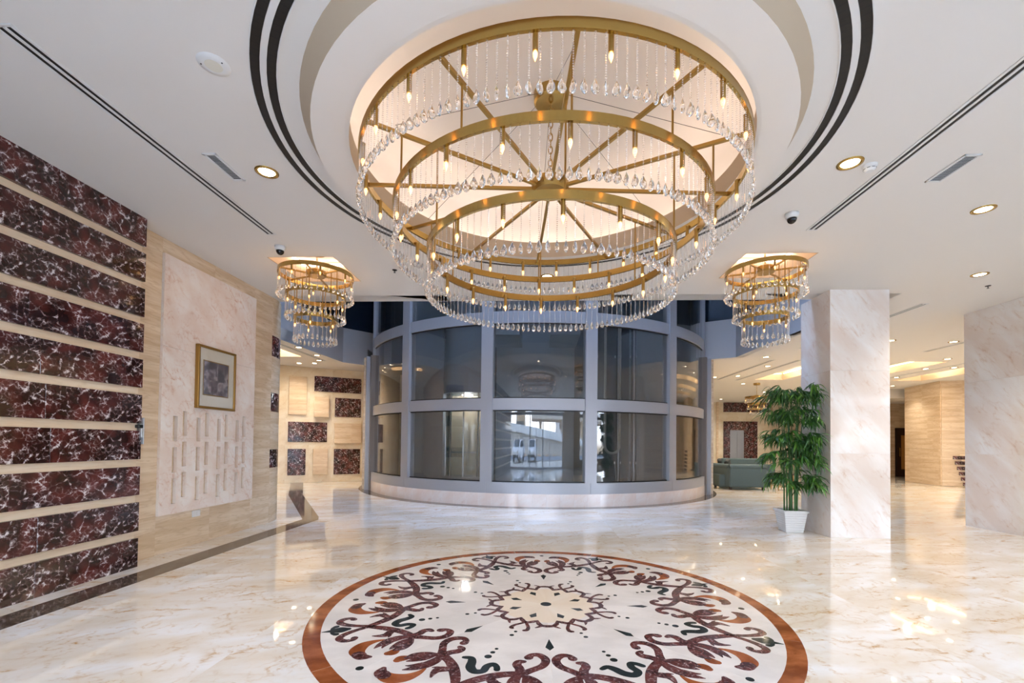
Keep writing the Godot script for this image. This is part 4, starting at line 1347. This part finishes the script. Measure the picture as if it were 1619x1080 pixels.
func build_plant() -> void:
	var px := Vector3(4.12, 0, -7.62)
	var pot := thing("plant_pot", "white ribbed square planter on the marble floor beside the column", "planter", px, deg_to_rad(-3))
	pot.scale = Vector3(0.82, 1.0, 0.82)
	var st := mb()
	var H := 0.33
	for i in 9:
		var y0 := H * i / 9.0
		var y1 := H * (i + 1) / 9.0
		for q in [[y0, y0 + (y1 - y0) * 0.5, 0.0, 0.006], [y0 + (y1 - y0) * 0.5, y1, 0.006, 0.0]]:
			var h0: float = 0.155 + 0.055 * q[0] / H + q[2]
			var h1: float = 0.155 + 0.055 * q[1] / H + q[3]
			for e in 4:
				var a := e * PI / 2
				var u := Vector3(cos(a), 0, -sin(a))
				var v := Vector3(sin(a), 0, cos(a))
				face(st, [v * h0 - u * h0 + Vector3(0, q[0], 0), v * h0 + u * h0 + Vector3(0, q[0], 0), v * h1 + u * h1 + Vector3(0, q[1], 0), v * h1 - u * h1 + Vector3(0, q[1], 0)], v)
	box(st, Vector3(0, 0.006, 0), Vector3(0.30, 0.012, 0.30))
	part("pot_body", st.commit(), M.pot, pot)
	var rim := mb()
	box(rim, Vector3(0, H + 0.012, 0.215), Vector3(0.475, 0.032, 0.045), 0.006)
	box(rim, Vector3(0, H + 0.012, -0.215), Vector3(0.475, 0.032, 0.045), 0.006)
	box(rim, Vector3(0.215, H + 0.012, 0), Vector3(0.045, 0.032, 0.475), 0.006)
	box(rim, Vector3(-0.215, H + 0.012, 0), Vector3(0.045, 0.032, 0.475), 0.006)
	part("rim", rim.commit(), M.pot, pot)
	part("soil", box_mesh(Vector3(0.40, 0.02, 0.40)), M.soil, pot, Vector3(0, H - 0.02, 0))
	for i in 40:
		part("pebble", lathe_mesh([Vector2(0, -0.008), Vector2(0.013, -0.004), Vector2(0.013, 0.004), Vector2(0, 0.009)], 6), [M.soil, M.pot, M.concrete][i % 3], pot, Vector3(rng.randf_range(-0.18, 0.18), H - 0.005, rng.randf_range(-0.18, 0.18)), Vector3(0, rng.randf() * 3, 0))
	var o := thing("bamboo_plant", "tall leafy green bamboo in the white planter beside the column", "bamboo", px + Vector3(0.02, 0.30, 0))
	var tips := []
	for i in 9:
		var a := TAU * i / 9.0 + 0.3
		var r0 := 0.05 + 0.03 * (i % 3)
		var hgt: float = [2.0, 1.75, 1.9, 1.6, 2.05, 1.5, 1.85, 1.7, 1.95][i]
		var lean := Vector3(cos(a) * 0.10, 0, sin(a) * 0.10) * rng.randf_range(0.3, 1.2)
		var pts := []
		var rad := []
		for k in 15:
			var t := k / 14.0
			pts.append(Vector3(cos(a) * r0, t * hgt, sin(a) * r0) + lean * t * t)
			rad.append(0.0125 * (1.0 - 0.5 * t) * (1.12 if k % 2 == 0 else 0.95))
		part("cane", tube_mesh(pts, rad, 7), M.cane, o)
		tips.append(pts)
	var lm := [leaf_mesh(0.20, 0.036, 0.45), leaf_mesh(0.18, 0.032, 0.8), leaf_mesh(0.23, 0.038, 0.65), leaf_mesh(0.16, 0.032, 0.3)]
	# twigs carry sprays of leaves; the tiers follow the photograph: four full tiers and a loose skirt
	var rest := []
	for i in 4:
		rest.append(mb())
	var made := 0
	var leftover := 0
	var tiers := [[1.98, 0.46, 34], [1.64, 0.54, 36], [1.24, 0.54, 34], [0.94, 0.52, 30], [0.58, 0.46, 22]]
	for t in tiers:
		for k in t[2] + 8:
			var a: float = TAU * (k + rng.randf()) / t[2]
			if k >= t[2]:
				a = rng.randf_range(0.9, 1.5)   # sprays that lean out in front of the column
			var cane: Array = tips[rng.randi() % 9]
			var y: float = t[0] + rng.randf_range(-0.10, 0.10)
			var base := Vector3(0, y, 0)
			for q in cane:
				if q.y <= y:
					base = q
			base.y = minf(base.y, y)
			var reach: float = 0.92 * t[1] * rng.randf_range(0.35, 1.0) if k < t[2] else rng.randf_range(0.42, 0.56)
			var tip := Vector3(cos(a) * reach, y + rng.randf_range(-0.02, 0.12) - reach * 0.22, sin(a) * reach)
			var mid := base.lerp(tip, 0.55) + Vector3(0, 0.05, 0)
			if k % 2 == 0:
				part("twig", tube_mesh([base, mid, tip], [0.004, 0.003, 0.0015], 5), M.cane, o)
			for q in 10:
				var p := mid.lerp(tip, rng.randf_range(0.1, 1.05))
				var yaw: float = PI / 2 - a + rng.randf_range(-1.3, 1.3)
				var b := Basis(Vector3.UP, yaw) * Basis(Vector3.RIGHT, rng.randf_range(-0.15, 0.85)) * Basis(Vector3.BACK, rng.randf_range(-0.6, 0.6))
				var s := rng.randf_range(0.7, 1.1)
				var which := rng.randi() % 4
				var shade: int = [0, 0, 1, 1, 2, 2, 3][rng.randi() % 7]
				if px.x + p.x > 4.33 and p.z < 0.50:
					continue
				var xf := Transform3D(b.scaled(Vector3.ONE * s), p)
				if q == 0 and made < 290 and sin(a) > -0.75:
					var lf := part("leaf", lm[which], M["leaf_%d" % shade], o)
					lf.transform = xf
					made += 1
				elif q == 1 and made < 290 and sin(a) > 0.1:
					var lf2 := part("leaf", lm[which], M["leaf_%d" % shade], o)
					lf2.transform = xf
					made += 1
				else:
					rest[shade].append_from(lm[which], 0, xf)
					leftover += 1
	for i in 4:
		part("foliage", rest[i].commit(), M["leaf_%d" % i], o).set_meta("kind", "stuff")

# ---- sofas
func soft_box(s: Vector3, r: float) -> ArrayMesh:
	# a box with rounded edges: a sphere grid pushed out to the corners
	var st := mb()
	var n := 24
	var m := 16
	var h := s * 0.5 - Vector3(r, r, r)
	var P := func(i: int, j: int) -> Array:
		var a := TAU * (i % n + 0.5) / n
		var b := PI * j / m - PI / 2
		if j == 0:
			b = -PI / 2
		var d := Vector3(cos(b) * sin(a), sin(b), cos(b) * cos(a))
		var c := Vector3(signf(sin(a)) * h.x, (h.y if j * 2 > m else -h.y), signf(cos(a)) * h.z)
		return [c + d * r, d]
	for j in m:
		for i in n:
			var q := [P.call(i, j), P.call(i + 1, j), P.call(i + 1, j + 1), P.call(i, j + 1)]
			for k in [0, 2, 1, 0, 3, 2]:
				st.set_normal(q[k][1])
				st.set_uv(Vector2(q[k][0].x + q[k][0].z, -q[k][0].y))
				st.add_vertex(q[k][0])
	# flat lids
	for sy in [-1.0, 1.0]:
		face(st, [Vector3(-h.x, sy * s.y * 0.5, -h.z), Vector3(h.x, sy * s.y * 0.5, -h.z), Vector3(h.x, sy * s.y * 0.5, h.z), Vector3(-h.x, sy * s.y * 0.5, h.z)], Vector3(0, sy, 0))
	return st.commit()

func build_sofas() -> void:
	var o := thing("sofa", "grey-green velvet sofa seen from behind, right of the glass drum", "sofa", Vector3(6.0, 0, -14.37))
	# long back towards the camera, rounded roll on top, angled wing on the left
	part("back", soft_box(Vector3(1.15, 0.62, 0.22), 0.05), M.velvet, o, Vector3(0.50, 0.40, -0.11))
	part("back_roll", tube_mesh([Vector3(-0.06, 0.70, -0.10), Vector3(1.07, 0.70, -0.10)], 0.105, 16), M.velvet, o)
	part("wing", soft_box(Vector3(1.0, 0.62, 0.22), 0.05), M.velvet, o, Vector3(-0.10, 0.40, -0.58), Vector3(0, deg_to_rad(-76 + 180), 0))
	part("wing_roll", tube_mesh([Vector3(-0.0, 0.70, -0.12), Vector3(-0.23, 0.70, -1.06)], 0.105, 16), M.velvet, o)
	part("seat", soft_box(Vector3(1.3, 0.40, 0.85), 0.06), M.velvet, o, Vector3(0.35, 0.27, -0.66))
	part("arm", soft_box(Vector3(0.2, 0.55, 1.0), 0.06), M.velvet, o, Vector3(1.02, 0.36, -0.62))
	for q in [[0.02, -0.95, 1.2], [0.10, -0.52, 1.0]]:
		part("cushion", soft_box(Vector3(0.46, 0.46, 0.14), 0.06), M.velvet_dark, o, Vector3(q[0], 0.70, q[1]), Vector3(-0.2, q[2], 0.15))
	for q in [[0.0, -0.12], [1.0, -0.12], [1.0, -1.0], [-0.15, -0.95]]:
		part("foot", box_mesh(Vector3(0.07, 0.10, 0.07), 0.006), M.dark_wood, o, Vector3(q[0], 0.05, q[1]))
	var p := thing("sofa", "grey-green velvet sofa farther back, facing the nearer one", "sofa", Vector3(7.6, 0, -16.7))
	part("back", soft_box(Vector3(1.5, 0.75, 0.22), 0.06), M.velvet, p, Vector3(0, 0.53, -0.7))
	part("seat", soft_box(Vector3(1.5, 0.42, 0.8), 0.06), M.velvet, p, Vector3(0, 0.27, -0.25))
	for s in [-1.0, 1.0]:
		part("arm", soft_box(Vector3(0.2, 0.62, 0.95), 0.06), M.velvet, p, Vector3(s * 0.72, 0.40, -0.3))
	for q in [[-0.7, 0.1], [0.7, 0.1], [-0.7, -0.75], [0.7, -0.75]]:
		part("foot", box_mesh(Vector3(0.07, 0.08, 0.07), 0.006), M.dark_wood, p, Vector3(q[0], 0.04, q[1]))
	var t := thing("side_table", "low side table with thin gold legs behind the bamboo", "table", Vector3(7.75, 0, -14.6))
	part("table_top", box_mesh(Vector3(0.75, 0.03, 0.5), 0.008), M.dark_wood, t, Vector3(0, 0.5, 0))
	for q in [[-0.34, -0.22], [0.34, -0.22], [-0.34, 0.22], [0.34, 0.22]]:
		part("leg", box_mesh(Vector3(0.025, 0.485, 0.025), 0.003), M.brass, t, Vector3(q[0], 0.2425, q[1]))
	for s in [-0.22, 0.22]:
		part("stretcher", box_mesh(Vector3(0.68, 0.02, 0.02), 0.003), M.brass, t, Vector3(0, 0.12, s))

# ---- framed print
func build_picture() -> void:
	var o := thing("framed_print", "gold-framed abstract print with wide pale mount on the marble panel", "picture", Vector3(-4.53, 2.232, -6.045))
	var w := 0.73
	var h := 0.845
	var fw := 0.032
	var t := 0.055
	for s in [-1.0, 1.0]:
		part("frame_rail", box_mesh(Vector3(t, fw, w), 0.005), M.gold_frame, o, Vector3(t * 0.5, s * (h - fw) * 0.5, 0))
		part("frame_stile", box_mesh(Vector3(t, h - 2 * fw, fw), 0.005), M.gold_frame, o, Vector3(t * 0.5, 0, s * (w - fw) * 0.5))
	part("mount", box_mesh(Vector3(0.01, h - fw, w - fw)), M.mat_board, o, Vector3(0.03, 0, 0))
	part("inner_fillet", box_mesh(Vector3(0.006, 0.475, 0.495), 0.001), M.gold_frame, o, Vector3(0.036, -0.005, 0.02))
	uv_off = Vector2.ZERO
	var st := mb()
	var z := 0.232
	var y := 0.222
	var q := [[Vector3(0, -y, z), Vector2(0, 1)], [Vector3(0, y, z), Vector2(0, 0)], [Vector3(0, y, -z), Vector2(1, 0)], [Vector3(0, -y, -z), Vector2(1, 1)]]
	for k in [0, 1, 2, 0, 2, 3]:
		st.set_normal(Vector3(1, 0, 0))
		st.set_uv(q[k][1])
		st.add_vertex(q[k][0])
	part("print_sheet", st.commit(), M.print, o, Vector3(0.0402, -0.005, 0.02))
	part("glazing", box_mesh(Vector3(0.003, h - fw * 1.6, w - fw * 1.6)), M.pane, o, Vector3(0.046, 0, 0))

# ---- small fittings in the ceiling
func downlight(x: float, d: float, label: String, group := "", energy := 1.0, s := 1.0, col := Color(1.0, 0.96, 0.91)) -> void:
	var o := thing("downlight", label, "downlight", Vector3(x, CEIL, -d), 0.0, group)
	part("trim_ring", lathe_mesh([Vector2(0.065 * s, 0.03), Vector2(0.068 * s, -0.002), Vector2(0.078 * s, -0.010), Vector2(0.098 * s, -0.007), Vector2(0.10 * s, 0.0)], 28, true), M.brass, o)
	part("lamp_lens", lathe_mesh([Vector2(0, -0.001), Vector2(0.066 * s, -0.003), Vector2(0.066 * s, 0.0), Vector2(0, 0.0)], 24), M.downlight_glow, o)
	spot(o, Vector3(0, -0.03, 0), col, DOWN * energy, 62.0)

func grille(at: Vector3, wx: float, wz: float, label: String) -> void:
	var o := thing("air_grille", label, "air grille", at)
	for s in [-1.0, 1.0]:
		part("frame", box_mesh(Vector3(0.022, 0.012, wz), 0.003), M.white_plastic, o, Vector3(s * (wx * 0.5 - 0.011), -0.006, 0))
		part("frame", box_mesh(Vector3(wx, 0.012, 0.022), 0.003), M.white_plastic, o, Vector3(0, -0.006, s * (wz * 0.5 - 0.011)))
	part("backing", box_mesh(Vector3(wx - 0.03, 0.002, wz - 0.03)), M.vane, o, Vector3(0, -0.001, 0))
	var n := int((wz - 0.04) / 0.016)
	var m := box_mesh(Vector3(wx - 0.044, 0.002, 0.011))
	for k in n:
		part("slat", m, M.white_plastic, o, Vector3(0, -0.006, -wz * 0.5 + 0.026 + k * 0.016), Vector3(0.5, 0, 0))

func slot_diffuser(x: float, d0: float, d1: float, label: String) -> void:
	var L := d1 - d0
	var o := thing("slot_diffuser", label, "air slot", Vector3(x, CEIL, -(d0 + d1) * 0.5))
	for s in [-0.052, 0.0, 0.052]:
		part("frame", box_mesh(Vector3(0.022, 0.008, L), 0.002), M.white_plastic, o, Vector3(s, -0.004, 0))
	for s in [-1.0, 1.0]:
		part("frame", box_mesh(Vector3(0.126, 0.008, 0.02), 0.002), M.white_plastic, o, Vector3(0, -0.004, s * L * 0.5))
		part("slot", box_mesh(Vector3(0.032, 0.002, L - 0.02)), M.slot_black, o, Vector3(s * 0.026, -0.001, 0))

func build_ceiling_fittings() -> void:
	# ring diffuser around the coffer
	var o := thing("ring_diffuser", "double black ring-shaped air slot in the ceiling around the coffer", "air slot", Vector3(DOME.x, CEIL, DOME.z))
	for q in [[2.195, 2.25], [2.10, 2.155]]:
		part("slot", arc_mesh(q[0], q[1], -0.003, -0.0005, 0, 359.99, 120), M.slot_black, o)
		var vn := mb()
		for k in 260:
			var a := TAU * k / 260
			var c: float = (q[0] + q[1]) * 0.5
			var p := Vector3(c * sin(a), -0.005, c * cos(a))
			var dir := Vector3(sin(a), 0, cos(a))
			var tan := Vector3(cos(a), 0, -sin(a)) * 0.004
			face(vn, [p - dir * 0.026 - tan, p + dir * 0.026 - tan, p + dir * 0.026 + tan, p - dir * 0.026 + tan], Vector3.DOWN)
		part("vanes", vn.commit(), M.vane, o).set_meta("kind", "stuff")
	for r in [2.0955, 2.175, 2.2545]:
		var w := 0.0035 if r != 2.175 else 0.019
		part("frame", arc_mesh(r - w, r + w, -0.008, 0.0, 0, 359.99, 120), M.white_plastic, o)
	slot_diffuser(-3.19, 2.45, 5.12, "long double air slot in the ceiling beside the dark marble bands")
	slot_diffuser(3.03, 1.6, 5.17, "long double air slot in the ceiling right of the big chandelier")
	slot_diffuser(6.48, 7.9, 11.5, "air slot in the ceiling behind the square marble column")
	slot_diffuser(6.58, 13.05, 17.1, "air slot in the lounge ceiling nearest the glass drum")
	slot_diffuser(7.33, 13.1, 17.2, "air slot in the lounge ceiling beside the light trough")
	slot_diffuser(9.75, 8.9, 11.9, "air slot in the ceiling beside the wide right column")
	slot_diffuser(12.2, 12.6, 17.4, "air slot between the two far light troughs")
	slot_diffuser(-6.58, 9.2, 13.4, "air slot in the ceiling of the left wing")
	grille(Vector3(-2.83, CEIL, -3.835), 0.12, 0.40, "small slatted air grille left of the big chandelier")
	grille(Vector3(3.56, CEIL, -4.055), 0.14, 0.40, "small slatted air grille right of the big chandelier")
	downlight(-2.495, 3.918, "brass-ringed downlight beside the left air grille")
	downlight(2.634, 3.952, "brass-ringed downlight beside the smoke detector")
	downlight(4.487, 4.769, "brass-ringed downlight between the two right-hand marble columns, nearest", "", 0.8)
	downlight(6.13, 6.577, "brass-ringed downlight in front of the wide right column", "", 1.5)
	downlight(0.086, 6.533, "brass-ringed downlight seen through the crystals behind the big chandelier", "", 0.6)
	downlight(-1.5, 1.2, "brass-ringed downlight overhead left, near the camera", "", 0.4)
	downlight(1.6, 1.2, "brass-ringed downlight overhead right, near the camera", "", 0.4)
	downlight(4.9, 1.6, "brass-ringed downlight overhead far right, near the camera", "", 0.4)
	downlight(7.985, 10.656, "downlight just past the edge of the square column")
	downlight(9.458, 10.777, "downlight by the left edge of the wide right column")
	var warm := Color(1.0, 0.95, 0.88)
	for p in [[11.147, 12.882, "downlight just before the nearer light trough between the columns"],
			[11.9, 14.5, "downlight between the two light troughs, on the left of the air slot"],
			[12.527, 14.263, "downlight between the two light troughs, on the right of the air slot"],
			[12.4, 16.3, "downlight between the far ends of the two light troughs"],
			[14.2, 15.4, "downlight right of the farther light trough, before the beige pier"],
			[14.0, 18.6, "downlight left of the beige pier, past the farther light trough"]]:
		downlight(p[0], p[1], p[2], "lounge ceiling downlights", 1.1, 1.0, warm)
	for p in [[6.181, 12.641, "downlight nearest the grey fascia on the right of the glass drum"],
			[6.947, 14.101, "downlight between the two lounge air slots, the nearer one"],
			[6.926, 16.129, "downlight between the two lounge air slots, the farther one"],
			[8.0, 18.155, "downlight past the far end of the trough behind the bamboo"],
			[6.252, 16.453, "downlight close beside the curved stone flank of the drum"],
			[10.2, 21.0, "downlight above the small distant chandelier, half way to the lift front"],
			[11.4, 24.4, "downlight before the steel doors of the far wall"],
			[9.6, 24.4, "downlight before the far wall, left of its dark marble frame"]]:
		downlight(p[0], p[1], p[2], "downlights over the sofas", 1.3, 1.0, warm)
	var wing := [[-6.32, 11.444], [-6.366, 12.504], [-6.7, 13.3], [-7.1, 13.8], [-7.6, 13.8]]
	for i in 5:
		downlight(wing[i][0], wing[i][1], ["nearest", "second nearest", "middle", "second farthest", "farthest"][i] + " of the five downlights in the left wing ceiling", "left wing downlights", 0.6, 1.0, warm)
	# speaker
	var sp := thing("ceiling_speaker", "round white ceiling speaker left of the big chandelier", "speaker", Vector3(-2.134, CEIL, -2.768))
	part("bezel", lathe_mesh([Vector2(0, -0.010), Vector2(0.055, -0.011), Vector2(0.085, -0.010), Vector2(0.096, 0.0)], 36, true), M.white_plastic, sp)
	part("grille", lathe_mesh([Vector2(0, -0.0135), Vector2(0.05, -0.0125), Vector2(0.052, -0.010), Vector2(0, -0.010)], 32), M.mat_board, sp)
	for s in [-1.0, 1.0]:
		part("screw", lathe_mesh([Vector2(0, -0.0125), Vector2(0.005, -0.012), Vector2(0.005, -0.009), Vector2(0, -0.009)], 10), M.vane, sp, Vector3(0.07 * s, 0, 0.02))
	# smoke detector
	var sd := thing("smoke_detector", "white round smoke detector on the ceiling beside a downlight", "smoke detector", Vector3(2.825, CEIL, -3.993))
	part("base", lathe_mesh([Vector2(0, -0.022), Vector2(0.05, -0.022), Vector2(0.058, 0.0), Vector2(0, 0.0)], 28), M.white_plastic, sd)
	part("chamber", lathe_mesh([Vector2(0, -0.05), Vector2(0.028, -0.05), Vector2(0.045, -0.034), Vector2(0.045, -0.022), Vector2(0, -0.022)], 28), M.white_plastic, sd)
	for k in 8:
		var a := TAU * k / 8
		part("vent", box_mesh(Vector3(0.022, 0.004, 0.004)), M.vane, sd, Vector3(0.044 * sin(a), -0.032, 0.044 * cos(a)), Vector3(0, a, 0))
	# dome cameras
	for q in [[-3.279, 5.456, "white dome security camera on the ceiling near the left chandelier"], [2.613, 4.805, "white dome security camera on the ceiling near the right chandelier"]]:
		var dc := thing("dome_camera", q[2], "security camera", Vector3(q[0], CEIL, -q[1]))
		part("housing", lathe_mesh([Vector2(0, -0.055), Vector2(0.052, -0.052), Vector2(0.062, -0.03), Vector2(0.066, 0.0), Vector2(0, 0.0)], 28, true), M.white_plastic, dc)
		part("dome", lathe_mesh([Vector2(0, -0.105), Vector2(0.018, -0.102), Vector2(0.036, -0.088), Vector2(0.045, -0.068), Vector2(0.046, -0.052), Vector2(0, -0.052)], 28, true), M.black_plastic, dc)
	for q in [[-2.077, 6.248, "small dark sprinkler head on the ceiling left of the big chandelier"], [6.681, 7.044, "small dark sprinkler head on the ceiling by the wide right column"]]:
		var sk := thing("sprinkler", q[2], "sprinkler", Vector3(q[0], CEIL, -q[1]))
		part("escutcheon", lathe_mesh([Vector2(0, -0.008), Vector2(0.03, -0.007), Vector2(0.036, 0.0), Vector2(0, 0.0)], 20), M.vane, sk)
		part("head", lathe_mesh([Vector2(0, -0.04), Vector2(0.016, -0.039), Vector2(0.016, -0.036), Vector2(0.005, -0.034), Vector2(0.006, -0.008), Vector2(0, -0.008)], 14), M.vane, sk)
